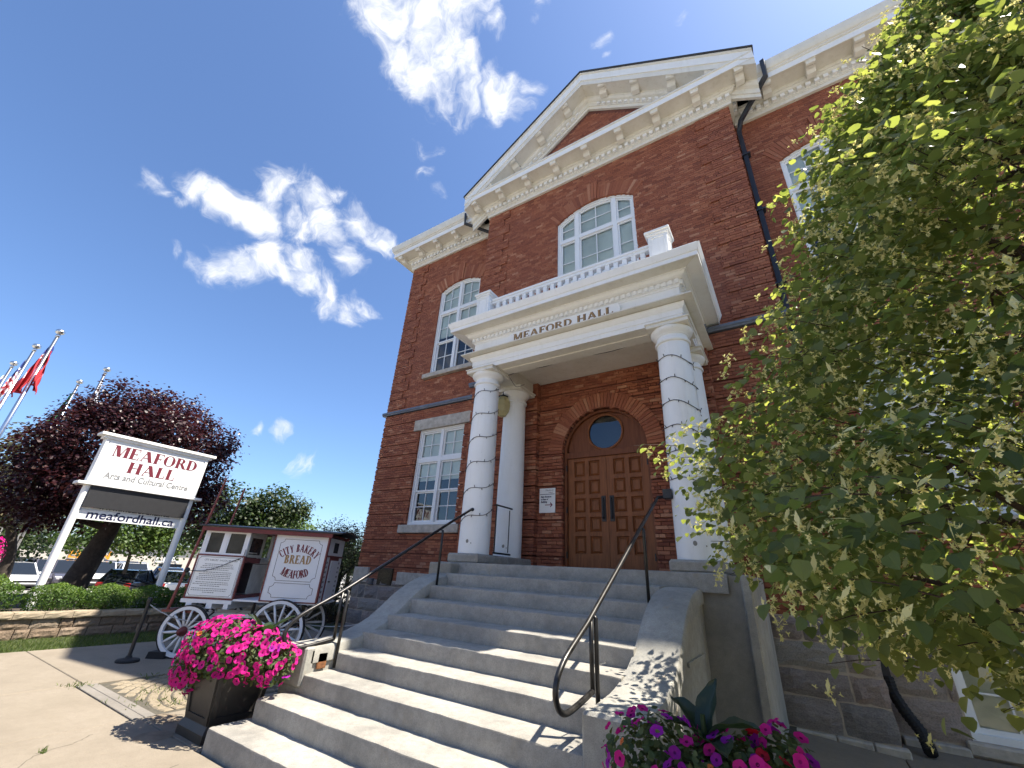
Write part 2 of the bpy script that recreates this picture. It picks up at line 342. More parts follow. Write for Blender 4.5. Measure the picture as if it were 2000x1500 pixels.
MT['gold'] = simple('gilt_brown_paint', (0.36, 0.22, 0.09), 0.5, var=0.3, scale=40)
MT['goldline'] = simple('letter_outline', (0.09, 0.06, 0.035), 0.6)
MT['maroon'] = simple('maroon_paint', (0.15, 0.012, 0.025), 0.5)
MT['wagon_red'] = simple('wagon_red_paint', (0.155, 0.022, 0.022), 0.5, var=0.3, scale=8)
MT['shaft_red'] = simple('shaft_red_paint', (0.21, 0.045, 0.035), 0.5, var=0.25, scale=8)
MT['wagon_white'] = paint_mat('wagon_white_paint', (0.76, 0.76, 0.77), (0.62, 0.62, 0.63), 0.18)
MT['navy'] = simple('navy_lettering', (0.012, 0.015, 0.06), 0.5)
MT['greytext'] = simple('grey_lettering', (0.20, 0.20, 0.20), 0.5)
MT['slate'] = simple('changeable_letter_panel', (0.022, 0.022, 0.024), 0.55, var=0.2, scale=12)
MT['signwhite'] = simple('sign_enamel', (0.80, 0.81, 0.80), 0.35)
MT['alu'] = simple('brushed_aluminium', (0.62, 0.62, 0.62), 0.28, metal=1.0)
MT['rubber'] = simple('rubber', (0.012, 0.012, 0.013), 0.75)
MT['planter'] = simple('planter_resin', (0.028, 0.025, 0.022), 0.5, var=0.25, scale=9)
def leaf_mat(name, cols, trans, rough=0.5, tr_w=0.35, src='attr'):
    m, nt, b = new_mat(name); out = nt.nodes['Material Output']
    c = ramp(nt, attr(nt) if src == 'attr' else orand(nt), cols); setc(nt, b, c); b.inputs['Roughness'].default_value = rough; b.inputs['Specular IOR Level'].default_value = 0.35
    t = nt.nodes.new('ShaderNodeBsdfTranslucent'); nt.links.new(mixc(nt, 1.0, c, trans, 'MULTIPLY'), t.inputs[0])
    mx = nt.nodes.new('ShaderNodeMixShader'); mx.inputs[0].default_value = tr_w
    nt.links.new(b.outputs[0], mx.inputs[1]); nt.links.new(t.outputs[0], mx.inputs[2]); nt.links.new(mx.outputs[0], out.inputs['Surface']); return m
MT['linden'] = leaf_mat('linden_leaf', ((0.0, (0.072, 0.098, 0.034)), (0.5, (0.13, 0.16, 0.055)), (1.0, (0.22, 0.24, 0.095))), (2.6, 2.5, 1.2), 0.42, 0.5)
MT['linden1'] = leaf_mat('linden_leaf_single', ((0.0, (0.062, 0.092, 0.032)), (0.5, (0.10, 0.138, 0.046)), (1.0, (0.15, 0.185, 0.066))), (2.6, 2.5, 1.2), 0.42, 0.5, 'obj')
MT['blossom'] = leaf_mat('linden_blossom', ((0.0, (0.58, 0.54, 0.22)), (1.0, (0.82, 0.77, 0.42))), (1.3, 1.3, 1.0), 0.7, 0.4)
MT['maple'] = leaf_mat('purple_maple_leaf', ((0.0, (0.020, 0.007, 0.010)), (0.6, (0.040, 0.012, 0.015)), (0.9, (0.065, 0.024, 0.022)), (1.0, (0.10, 0.055, 0.04))), (2.0, 1.2, 1.2), 0.38, 0.25)
MT['green_leaf'] = leaf_mat('green_leaf', ((0.0, (0.035, 0.065, 0.018)), (0.6, (0.070, 0.115, 0.026)), (1.0, (0.13, 0.17, 0.045))), (2.2, 2.2, 1.2), 0.5, 0.35)
MT['dark_leaf'] = leaf_mat('dark_green_leaf', ((0.0, (0.018, 0.032, 0.012)), (0.6, (0.034, 0.056, 0.018)), (1.0, (0.075, 0.088, 0.032))), (2.0, 2.2, 1.2), 0.5, 0.3)
MT['brown_leaf'] = leaf_mat('bronze_green_leaf', ((0.0, (0.028, 0.030, 0.013)), (0.6, (0.055, 0.055, 0.022)), (1.0, (0.15, 0.115, 0.065))), (2.0, 2.0, 1.2), 0.5, 0.3)
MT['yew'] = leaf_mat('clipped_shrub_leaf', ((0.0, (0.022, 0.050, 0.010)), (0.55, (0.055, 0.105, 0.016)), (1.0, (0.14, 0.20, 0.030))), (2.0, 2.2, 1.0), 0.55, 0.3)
MT['grass'] = leaf_mat('grass_blade', ((0.0, (0.040, 0.070, 0.015)), (0.6, (0.085, 0.13, 0.028)), (1.0, (0.17, 0.19, 0.065))), (2.0, 2.0, 1.0), 0.6, 0.3)
MT['foliage'] = leaf_mat('petunia_leaf', ((0.0, (0.040, 0.065, 0.020)), (1.0, (0.10, 0.13, 0.045))), (2.0, 2.0, 1.0), 0.6, 0.3)
MT['canna'] = leaf_mat('canna_leaf', ((0.0, (0.020, 0.036, 0.022)), (1.0, (0.036, 0.060, 0.032))), (2.2, 2.4, 1.0), 0.36, 0.22)
MT['bark'] = simple('bark', (0.055, 0.043, 0.034), 0.95, var=0.5, scale=14, bmp=0.9, bscale=24)
MT['twig'] = simple('twig_bark', (0.07, 0.045, 0.032), 0.9, var=0.4, scale=20)
def petal_mat(name, outer, inner):
    m, nt, b = new_mat(name); out = nt.nodes['Material Output']; r = orand(nt)
    c = mixc(nt, attr(nt), inner, outer); c = mixc(nt, mrange(nt, r, 0.55, 1.0, 0, 0.5), c, tuple(min(1, x*1.35) for x in outer)); c = mixc(nt, mrange(nt, r, 0.0, 0.3, 0.5, 0.0), c, tuple(x*0.5 for x in outer))
    setc(nt, b, c); b.inputs['Roughness'].default_value = 0.6; b.inputs['Specular IOR Level'].default_value = 0.2
    t = nt.nodes.new('ShaderNodeBsdfTranslucent'); nt.links.new(mixc(nt, 1.0, c, (1.3, 0.9, 1.1), 'MULTIPLY'), t.inputs[0]); mx = nt.nodes.new('ShaderNodeMixShader'); mx.inputs[0].default_value = 0.4
    nt.links.new(b.outputs[0], mx.inputs[1]); nt.links.new(t.outputs[0], mx.inputs[2]); nt.links.new(mx.outputs[0], out.inputs['Surface']); return m
MT['magenta'] = petal_mat('magenta_petal', (0.62, 0.018, 0.25), (0.10, 0.002, 0.055))
MT['purple'] = petal_mat('purple_petal', (0.34, 0.016, 0.33), (0.05, 0.002, 0.07))
MT['redpetal'] = petal_mat('red_petal', (0.42, 0.012, 0.03), (0.12, 0.004, 0.01))
MT['orangepetal'] = petal_mat('orange_petal', (0.75, 0.20, 0.05), (0.20, 0.015, 0.02))
MT['yellowpetal'] = petal_mat('yellow_petal', (0.75, 0.48, 0.06), (0.6, 0.3, 0.03))
# ------------------------------------------------------------------ town hall
XC, YB, YW = -2.95, 7.88, 8.54
XBL, XBR, XWL, XWR = -6.50, 0.60, -10.62, 4.72
ZF, ZS0, ZS1, ZB, CH = 1.28, 6.10, 6.24, 12.21, 0.069
HALL = thing('town_hall', 'red brick town hall with white pedimented portico and arched oak double doors', 'building', (XC, YB, 0))
def arc_fn(x0, x1, zs, rise):
    if rise <= 0: return lambda x: zs
    xm, h = (x0+x1)/2, (x1-x0)/2; R = (h*h + rise*rise)/(2*rise)
    return lambda x: zs + math.sqrt(max(R*R - (x-xm)**2, 0)) - (R - rise)
class Hole:
    def __init__(s, x0, x1, z0, zs, rise=0.0): s.x0, s.x1, s.z0, s.zs, s.rise = x0, x1, z0, zs, rise; s.arc = arc_fn(x0, x1, zs, rise); s.top = zs + rise
    def cut(s, za, zb):
        if zb <= s.z0 + .002 or za >= s.top - .002: return None
        if zb <= s.zs or s.rise <= 0: return (s.x0, s.x1)
        z = max((za+zb)/2, s.zs); xm, h = (s.x0+s.x1)/2, (s.x1-s.x0)/2; R = (h*h + s.rise**2)/(2*s.rise); c = s.zs + s.rise - R
        d = R*R - (z-c)**2
        if d <= 0: return None
        w = math.sqrt(d); return (xm-w, xm+w)
BRICKS = []                                    # (xa, xb, za, zb, yfront, yback, tint)
def lay(x0, x1, za, zb, y, prot, ci, cuts):
    """one course between x0 and x1"""
    segs = [(x0, x1)]
    for a, b in cuts:
        ns = []
        for s, e in segs:
            if b <= s or a >= e: ns.append((s, e)); continue
            if a > s + .02: ns.append((s, a))
            if b < e - .02: ns.append((b, e))
        segs = ns
    header = (ci % 6 == 3)
    L = 0.1085 if header else 0.217; off = (0.054 if header else (0.1085 if ci % 2 else 0.0)) + (x0*7.3 % 0.05)
    for s, e in segs:
        k = math.floor((s - off)/L); x = off + k*L
        while x < e - .004:
            a, b = max(x, s), min(x + L, e); x += L
            if b - a < .018: continue
            j = .0045
            BRICKS.append((a + (j if a > s + .001 else 0), b - (j if b < e - .001 else 0), za + .0045, zb - .0045, y - prot - rnd(-.0025, .0035), y + .10, random.betavariate(2.2, 2.4)))
def brick_plane(x0, x1, y, holes, quoin_l, quoin_r, pil=()):
    for ci in range(70):                                        # rusticated ground floor
        za = ZF + ci*(ZS0-ZF)/70; zb = za + (ZS0-ZF)/70
        cuts = [c for c in (h.cut(za, zb) for h in holes) if c]
        zt = zb - (0.024 if ci % 5 == 4 else 0)
        br = sorted({x0, x1, *[p for q in pil for p in q]})
        for a, b in zip(br, br[1:]):
            pr = 0.035 + (0.14 if any(abs(a-q[0]) < 1e-6 for q in pil) and za > 1.7 else 0)
            lay(a, b, za, zt, y, pr, ci, cuts)
    n = 87; k = 0; top_down = []
    seq = []; kind = 0
    while len(seq) < n: seq += [(kind, i == 0) for i in range(5 if kind == 0 else 4)][::1]; kind = 1 - kind
    seq = seq[:n][::-1]
    for ci in range(n):
        za = ZS1 + ci*(ZB-ZS1)/n; zb = za + (ZB-ZS1)/n; kd, last = seq[ci]
        cuts = [c for c in (h.cut(za, zb) for h in holes) if c]
        ql, qr = (0.80, 0.60)[kd] if quoin_l else 0, (0.80, 0.60)[kd] if quoin_r else 0
        zt = zb - (0.016 if last else 0)
        if ql: lay(x0, x0+ql, za, zt, y, 0.035, ci, cuts)
        if qr: lay(x1-qr, x1, za, zt, y, 0.035, ci, cuts)
        lay(x0+ql, x1-qr, za, zb, y, 0.0, ci, cuts)
H_low = Hole(-8.96, -7.22, 2.68, 5.41); H_up = Hole(-8.96, -7.22, 7.31, 10.55, 0.24)
mir = lambda x: 2*XC - x
H_lowR = Hole(mir(-7.22), mir(-8.96), 2.68, 5.41); H_upR = Hole(mir(-7.22), mir(-8.96), 7.31, 10.55, 0.24)
H_c = Hole(-4.03, -1.87, 8.50, 10.67, 0.38); H_door = Hole(-3.845, -2.035, 1.0, 4.01, 0.9049)
lint = lambda h: Hole(h.x0-.24, h.x1+.24, h.zs, h.zs+.345)
sil = lambda h, t: Hole(h.x0-.2, h.x1+.2, h.z0-t, h.z0)
PIL = ((-5.16, -4.42), (-1.48, -0.74))
brick_plane(XWL, XBL, YW, [H_low, H_up, lint(H_low), sil(H_low, .22), sil(H_up, .16)], True, False)
brick_plane(XBL, XBR, YB, [H_c, H_door], True, True, PIL)
brick_plane(XBR, XWR, YW, [H_lowR, H_upR, lint(H_lowR), sil(H_lowR, .22), sil(H_upR, .16)], False, True)
SL = 0.711                                                      # slope of the pediment
za = 12.90; ci = 0
while za < 14.80:
    w = (14.84 - (za + CH))/SL
    if w > .1: lay(XC-w, XC+w, za, za+CH, YB, 0, ci, [])
    za += CH; ci += 1
# the 300 bricks that show largest (round the doors) are separate; the rest is one mass of brickwork
near = [b for b in BRICKS if -4.40 < b[0] and b[1] < -1.50 and 1.78 < b[2] < 5.4 and abs(b[4] - YB) < .08 and not (-3.85 < (b[0]+b[1])/2 < -2.03 and b[2] < 4)]
near.sort(key=lambda b: ((b[0]+b[1])/2)**2 + b[4]**2 + (b[2]-1.6)**2); near = near[:300]; nid = {id(b) for b in near}
mb = MB()
def add_brick(mb, b):
    xa, xb, z0, z1, yf, yb, t = b; j = .0015
    f = [(xa+rnd(-j, j), yf+rnd(-j, j), z0+rnd(-j, j)), (xb+rnd(-j, j), yf+rnd(-j, j), z0+rnd(-j, j)), (xb+rnd(-j, j), yf+rnd(-j, j), z1+rnd(-j, j)), (xa+rnd(-j, j), yf+rnd(-j, j), z1+rnd(-j, j))]
    mb.add(f + [(xa, yb, z0), (xb, yb, z0), (xb, yb, z1), (xa, yb, z1)], [(0,1,2,3), (0,4,5,1), (1,5,6,2), (2,6,7,3), (3,7,4,0)], t)
for b in BRICKS:
    if id(b) not in nid: add_brick(mb, b)
mb.build('brickwork', MT['brick'], HALL, kind='stuff')
unit = {}
for b in near:
    key = (round(b[1]-b[0], 2), round(b[3]-b[2], 3))
    if key not in unit:
        m1 = MB(); w, h = key; m1.cbox(-w/2, w/2, 0, .10, -h/2, h/2, .004); unit[key] = m1.mesh('brick', MT['brick1'])
    put(unit[key], 'brick', HALL, Matrix.Translation(((b[0]+b[1])/2, b[4], (b[2]+b[3])/2)))
# voussoirs
def ring(mb, cx, cz, r0, r1, a0, a1, n, y, flare=0.0):
    for i in range(n):
        p, q = a0 + (a1-a0)*i/n, a0 + (a1-a0)*(i+1)/n; g = 0.004/r0; p += g; q -= g
        mid = abs((p+q)/2 - math.pi/2); re = r1
        key = mid < 0.075 if flare else False
        rr = re + (flare if key else 0) ; yy = y - (0.03 if key else 0) - rnd(0, .004)
        pts = [(cx+r0*math.cos(p), cz+r0*math.sin(p)), (cx+rr*math.cos(p), cz+rr*math.sin(p)), (cx+rr*math.cos(q), cz+rr*math.sin(q)), (cx+r0*math.cos(q), cz+r0*math.sin(q))]
        mb.prism(pts, lambda u, v, d: (u, d, v), yy, y + .06, random.betavariate(2.4, 2.0)*.9 + .1)
mb = MB(); ring(mb, -2.94, 4.01, 0.907, 1.225, 0.0, math.pi, 46, YB-.06); 
for s in (-1, 1):
    for k in range(0): pass
mb.build('door_arch', MT['brick'], HALL)
for h, y, th, nm in ((H_c, YB-.012, .44, 31), (H_up, YW-.012, .50, 27), (H_upR, YW-.012, .50, 27)):
    xm, hw = (h.x0+h.x1)/2, (h.x1-h.x0)/2; R = (hw*hw + h.rise**2)/(2*h.rise); c = h.top - R; a = math.asin(min(1, (hw+.02)/R))
    mb = MB(); ring(mb, xm, c, R+.004, R+th, math.pi/2 - a, math.pi/2 + a, nm, y, 0.20); mb.build('window_arch', MT['brick'], HALL)
# mortar backing walls with openings
def wall_holes(mb, x0, x1, z0, z1, ya, yb, holes):
    xs = sorted({x0, x1, *[v for h in holes for v in (h[0], h[1])]}); 
    for a, b in zip(xs, xs[1:]):
        zz = [(z0, z1)]
        for h in holes:
            if h[0] <= a + 1e-6 and h[1] >= b - 1e-6:
                zz = [s for (p, q) in zz for s in ((p, min(q, h[2])), (max(p, h[3]), q)) if s[1] - s[0] > 1e-4]
        for p, q in zz: mb.box(a, b, ya, yb, p, q)
def hole_rect(h): return (h.x0-.03, h.x1+.03, h.z0-.03, h.top+.03)
def spandrel(mb, h, ya, yb, n=14):
    for i in range(n):
        a, b = h.x0-.03 + (h.x1-h.x0+.06)*i/n, h.x0-.03 + (h.x1-h.x0+.06)*(i+1)/n
        za, zb = h.arc(min(max(a, h.x0), h.x1))+.03, h.arc(min(max(b, h.x0), h.x1))+.03; t = h.top + .031
        mb.prism([(a, za), (b, zb), (b, t), (a, t)], lambda u, v, d: (u, d, v), ya, yb)
for x0, x1, y, hs in ((XWL+.01, XBL, YW, [H_low, H_up]), (XBL+.01, XBR-.01, YB, [H_c, H_door]), (XBR, XWR-.01, YW, [H_lowR, H_upR])):
    mb = MB(); wall_holes(mb, x0, x1, ZF, ZB+.3, y+.008, y+.32, [hole_rect(h) for h in hs])
    for h in hs:
        if h.rise > 0: spandrel(mb, h, y+.0085, y+.3195)
    mb.build('wall', MT['mortar'], HALL)
mb = MB(); mb.prism([(XBL, 12.5), (XBR, 12.5), (XC, 14.95)], lambda u, v, d: (u, d, v), YB+.009, YB+.3)
mb.box(XWL, XWL+.3, YW+.32, 22, 0, ZB+.3); mb.box(XWR-.3, XWR, YW+.32, 22, 0, ZB+.3); mb.box(XWL, XWR, 22, 22.3, 0, ZB+.3)
mb.box(XBL, XBL+.3, YB+.32, YW+.4, 0, ZB+.3); mb.box(XBR-.3, XBR, YB+.32, YW+.4, 0, ZB+.3)
mb.build('wall', MT['mortar'], HALL)
mb = MB(); mb.box(XWL+.4, XWR-.4, YW+.9, YW+.95, .2, ZB); mb.box(XBL+.4, XBR-.4, YB+.85, YB+.88, 1.3, ZB); mb.build('interior', MT['dark'], HALL)
# rock-faced foundation
FOUND = []
def stone(parent, x0, x1, z0, z1, y, rough=.03):
    nx, nz = 5, 4; vs = []; fs = []
    for j in range(nz+1):
        for i in range(nx+1):
            e = i in (0, nx) or j in (0, nz); ed = .012
            x = x0 + (x1-x0)*i/nx + (rnd(-ed, ed) if e else rnd(-.02, .02)); z = z0 + (z1-z0)*j/nz + (rnd(-ed, ed) if e else rnd(-.015, .015))
            vs.append((x, y - (rnd(.004, .012) if e else rnd(.4, 1.3)*rough + .012), z))
    for j in range(nz):
        for i in range(nx): a = j*(nx+1)+i; fs.append((a, a+1, a+nx+2, a+nx+1))
    o = len(vs); vs += [(x0, y+.1, z0), (x1, y+.1, z0), (x1, y+.1, z1), (x0, y+.1, z1)]
    bot = [i for i in range(nx+1)]; top = [nz*(nx+1)+i for i in range(nx+1)]; lf = [j*(nx+1) for j in range(nz+1)]; rt = [j*(nx+1)+nx for j in range(nz+1)]
    fs += [tuple([o] + [o+1] + bot[::-1]), tuple(top + [o+2, o+3]), tuple(lf[::-1] + [o] + [o+3])[::-1], tuple(rt + [o+2, o+1])[::-1]]
    m1 = MB(); m1.add(vs, fs); m1.build('stone', MT['stone'], parent)
def ashlar(parent, x0, x1, z0, z1, y, hs, seed, hole=None):
    rs = random.Random(seed); z = z0; k = 0
    while z < z1 - .05:
        h = min(hs[k % len(hs)], z1 - z); x = x0; k += 1
        if z1 - z - h < .1: h = z1 - z
        while x < x1 - .05:
            w = rs.choice((.28, .38, .52, .62, .8)); 
            if x1 - x - w < .22: w = x1 - x
            segs = [(x, x+w)]
            if hole and z + h > hole[2] and z < hole[3]:
                segs = [(a, b) for a, b in ((x, min(x+w, hole[0])), (max(x, hole[1]), x+w)) if b - a > .08]
            for a, b in segs:
                if h > .3 and rs.random() < .18 and b - a < .5: stone(parent, a+.009, b-.009, z+.009, z+h*.5-.006, y); stone(parent, a+.009, b-.009, z+h*.5+.006, z+h-.009, y)
                else: stone(parent, a+.012, b-.012, z+.012, z+h-.012, y)
            x += w
        z += h
fm = MB(); BW = (1.40, 3.05, .05, 1.03)
fm.box(XWL-.03, XBL, YW-.05, YW+.3, -.3, ZF); wall_holes(fm, XBR, XWR+.03, -.3, ZF, YW-.05, YW+.3, [BW]); fm.box(XBL, XBR+.03, YB-.07, YB+.3, -.3, ZF-.002)
FO = fm.build('foundation', MT['smortar'], HALL)
ashlar(FO, XWL-.05, XBL-.6, -.12, 1.27, YW-.045, (.30, .34, .29, .33, .25), 3)
ashlar(FO, -.52, XBR+.05, -.02, 1.27, YB-.065, (.36, .31, .33, .30), 11)
ashlar(FO, XBR+.08, XWR, -.02, 1.27, YW-.045, (.44, .35, .30, .24), 5, BW)
mb = MB()
for x, x2, y in ((-.55, .0, YB), (.0, .36, YB), (.36, XBR+.10, YB), (XBR+.11, 1.0, YW), (1.0, 1.34, YW)):
    mb = MB(); mb.cbox(x+.004, x2-.004, y-.16, y-.02, -.35, -.025, .015); mb.build('plinth_stone', MT['stone_trim'], HALL)
# cut stones at the foot of the left wing
for nm, a, b, z0, z1, m in (('corner_stone', -10.66, -10.07, 1.19, 1.57, 'stone_trim'), ('carved_slab', -8.93, -7.6, 1.20, 1.50, 'stone_trim')):
    mb = MB(); mb.cbox(a, b, YW-.10, YW+.05, z0, z1, .012); mb.build(nm, MT[m], HALL)
# string course, lintels and sills
mb = MB()
def band(mb, x0, x1, y, ends=(0, 0), pr=.075):
    mb.prism([(-pr*.6, ZS0), (-pr*.75, ZS0+.03), (-pr, ZS0+.05), (-pr, ZS1-.035), (.05, ZS1+.03), (.05, ZS0)], lambda u, v, d: (d, y+u-.035, v), x0-ends[0], x1+ends[1])
band(mb, XWL, XBL, YW, (.11, 0)); band(mb, XBR, XWR, YW, (0, .11)); 
xs = [XBL-.10, PIL[0][0]-.06, PIL[0][1]+.06, PIL[1][0]-.06, PIL[1][1]+.06, XBR+.10]
for i in range(5): band(mb, xs[i], xs[i+1], YB - (.14 if i in (1, 3) else 0))
mb.build('string_course', MT['trim'], HALL)
for h in (H_low, H_lowR):
    mb = MB(); mb.cbox(h.x0-.24, h.x1+.24, YW-.055, YW+.1, h.zs+.002, h.zs+.34, .008); mb.build('lintel', MT['stone_trim'], HALL)
for h, t in ((H_low, .215), (H_up, .155), (H_lowR, .215), (H_upR, .155)):
    mb = MB(); mb.cbox(h.x0-.2, h.x1+.2, YW-.12, YW+.12, h.z0-t, h.z0-.002, .015); mb.build('sill', MT['stone_trim'], HALL)
# ------------------------------------------------------------------ windows
def window(h, y, cols, rows, bars, blind=None, sill=False, blind_z=None, mat='frame', parent=HALL):
    """cols / rows: boundaries of the lights; bars[row] = [(nx, nz) per column]"""
    arc = h.arc; fw, mw = .075, .055; xs = [h.x0] + cols + [h.x1]; top_i = len(rows)
    mb = MB()
    def arcstrip(mb, a, b, off0, off1, ya, yb, n=10):
        if h.rise <= 0: mb.box(a, b, ya, yb, h.zs-off1, h.zs-off0); return
        for i in range(n):
            p, q = a+(b-a)*i/n, a+(b-a)*(i+1)/n
            mb.prism([(p, arc(p)-off1), (q, arc(q)-off1), (q, arc(q)-off0), (p, arc(p)-off0)], lambda u, v, d: (u, d, v), ya, yb)
    y0, y1 = y, y+.13
    e = .0015
    mb.box(h.x0, h.x0+fw, y0, y1, h.z0, arc(h.x0+fw*.5)); mb.box(h.x1-fw, h.x1, y0, y1, h.z0, arc(h.x1-fw*.5)); arcstrip(mb, h.x0+e, h.x1-e, 0, fw, y0+e, y1); mb.box(h.x0+e, h.x1-e, y0-.02, y1, h.z0, h.z0+fw)
    mb.box(h.x0-.0, h.x0+.028, y0-.035, y0, h.z0+.01, arc(h.x0+.02)); mb.box(h.x1-.028, h.x1, y0-.035, y0, h.z0+.01, arc(h.x1-.02)); arcstrip(mb, h.x0+.03, h.x1-.03, 0, .028, y0-.035, y0)
    for c in cols: mb.box(c-mw, c+mw, y0-.012, y1-e, h.z0+.02, arc(c)-.03)
    for z in rows: mb.box(h.x0+.02, h.x1-.02, y0-.006, y1-2*e, z-mw, z+mw)
    W = mb.build('window', MT[mat], parent)
    zr = [h.z0+fw] + [z for z in rows] 
    for ri in range(len(rows)+1):
        zlo = h.z0+fw if ri == 0 else rows[ri-1]+mw
        for cidx in range(len(xs)-1):
            a = xs[cidx] + (fw if cidx == 0 else mw); b = xs[cidx+1] - (fw if cidx == len(xs)-2 else mw)
            last = ri == len(rows)
            topf = (lambda x: arc(x)-fw) if last else (lambda x, z=rows[ri] if ri < len(rows) else 0: z-mw)
            spec = bars[ri][cidx]
            subs = spec if isinstance(spec, list) else [spec]
            ztop = topf((a+b)/2); nsub = len(subs)
            for si, (nx, nz) in enumerate(subs):
                sz0 = zlo + (ztop-zlo)*si/nsub; lastsub = si == nsub-1
                tf = topf if lastsub else (lambda x, z=zlo + (ztop-zlo)*(si+1)/nsub: z)
                yo = y + .035 + (.03 if (nsub > 1 and si == 0) else 0); s = .042
                sb = MB(); sb.box(a, a+s, yo, yo+.04, sz0, tf(a+s)); sb.box(b-s, b, yo, yo+.04, sz0, tf(b-s)); sb.box(a+e, b-e, yo-e, yo+.04, sz0, sz0+s*(1.4 if si == 0 else 1))
                if last and lastsub and h.rise > 0:
                    n = 6
                    for i in range(n):
                        p, q = a+(b-a)*i/n, a+(b-a)*(i+1)/n; sb.prism([(p, tf(p)-s), (q, tf(q)-s), (q, tf(q)), (p, tf(p))], lambda u, v, d: (u, d, v), yo-e, yo+.04)
                else: sb.box(a+e, b-e, yo-e, yo+.04, tf(a)-s, tf(a))
                xi = [a+s + (b-a-2*s)*i/nx for i in range(nx+1)]; zt0 = sz0+s*(1.4 if si == 0 else 1); ztm = tf((a+b)/2)-s
                zi = [zt0 + (ztm-zt0)*i/nz for i in range(nz+1)]
                for v in xi[1:-1]: sb.box(v-.011, v+.011, yo+.004, yo+.035, zt0, tf(v)-s)
                for v in zi[1:-1]: sb.box(a+s, b-s, yo+.006, yo+.034, v-.011, v+.011)
                sb.build('sash', MT[mat], W)
                for i in range(nx):
                    for j in range(nz):
                        pb = MB(); p, q = xi[i], xi[i+1]; tp = (lambda x: tf(x)-s) if (j == nz-1 and last and lastsub) else (lambda x, z=zi[j+1]: z)
                        yy = yo+.022; pts = [(p, yy, zi[j]), (q, yy, zi[j])] + [(q+(p-q)*t/4, yy, tp(q+(p-q)*t/4)) for t in range(5)]
                        pb.add(pts, [tuple(range(len(pts)))]); pb.build('pane', MT['glass'], W)
    if blind:
        bb = MB(); zb0 = blind_z if blind_z else h.z0+.05
        bb.box(h.x0+.02, h.x1-.02, y+.105, y+.112, zb0, h.top-.02); bb.build('blind', MT['blind'], W)
    return W
lw = [(2, 2), (2, 2)]
for h in (H_low, H_lowR): window(h, YW+.07, [(h.x0+h.x1)/2], [4.48], [[[(2, 2), (2, 2)]]*2, lw], True, blind_z=3.9)
for h in (H_up, H_upR): window(h, YW+.07, [(h.x0+h.x1)/2], [9.66], [[[(2, 2), (2, 2)]]*2, lw], True, blind_z=8.7)
window(H_c, YB+.07, [-3.46, -2.40], [10.03], [[(1, 2), (2, 2), (1, 2)]]*2, True)
HB = Hole(1.40, 3.05, .05, 1.03); window(HB, YW+.0, [], [], [[(4, 2)]], True)
mb = MB(); mb.cbox(1.32, 3.13, YW-.15, YW+.05, -.09, .048, .02); mb.build('sill', MT['stone_trim'], HALL)
# ------------------------------------------------------------------ oak doors
yd = YB + .13
fr = MB(); xl, xr, zc = -3.845, -2.035, 4.01; R0 = .905; xm = (xl+xr)/2
fr.box(xl, xl+.055, yd-.06, yd+.12, 1.742, zc); fr.box(xr-.055, xr, yd-.06, yd+.12, 1.742, zc)
for i in range(24):
    p, q = math.pi*i/24, math.pi*(i+1)/24
    fr.prism([(xm+r*math.cos(t), zc+r*math.sin(t)) for r, t in ((.85, p), (R0, p), (R0, q), (.85, q))], lambda u, v, d: (u, d, v), yd-.06, yd+.12)
fr.box(xl+.055, xr-.055, yd-.045, yd+.10, 3.915, 4.04)
DOOR = fr.build('door', MT['oak_dark'], HALL)
# fanlight panel with a round window
fp = MB(); n = 40; cz, cr = 4.435, .372
o = [(.85*math.cos(math.pi*i/n), .85*math.sin(math.pi*i/n)) for i in range(n+1)]
outer = [(xm+u, zc+v) for u, v in o]; 
def rayhit(a):
    dx, dz = math.cos(a), math.sin(a); best = 9
    b = dz*(cz-zc); t = -b + math.sqrt(max(b*b - ((cz-zc)**2 - .85**2), 0)); best = t
    if dz < 0: best = min(best, (4.03-cz)/dz)
    return (xm+dx*best, cz+dz*best)
m_ = 64; A = [rayhit(2*math.pi*i/m_) for i in range(m_)]; B = [(xm+cr*math.cos(2*math.pi*i/m_), cz+cr*math.sin(2*math.pi*i/m_)) for i in range(m_)]
for i in range(m_):
    j = (i+1) % m_; fp.prism([A[i], A[j], B[j], B[i]], lambda u, v, d: (u, d, v), yd+.02, yd+.06)
fp.build('fanlight_panel', MT['oak_dark'], DOOR)
mo = MB(); mo.tube([(xm+(cr+.008)*math.cos(2*math.pi*i/48), yd+.012, cz+(cr+.008)*math.sin(2*math.pi*i/48)) for i in range(49)], .026, 8, cap=False); mo.build('round_moulding', MT['oak'], DOOR, smooth=True)
gp = MB(); gp.add([(xm+cr*math.cos(2*math.pi*i/48), yd+.035, cz+cr*math.sin(2*math.pi*i/48)) for i in range(48)], [tuple(range(48))]); gp.build('round_pane', MT['glass'], DOOR)
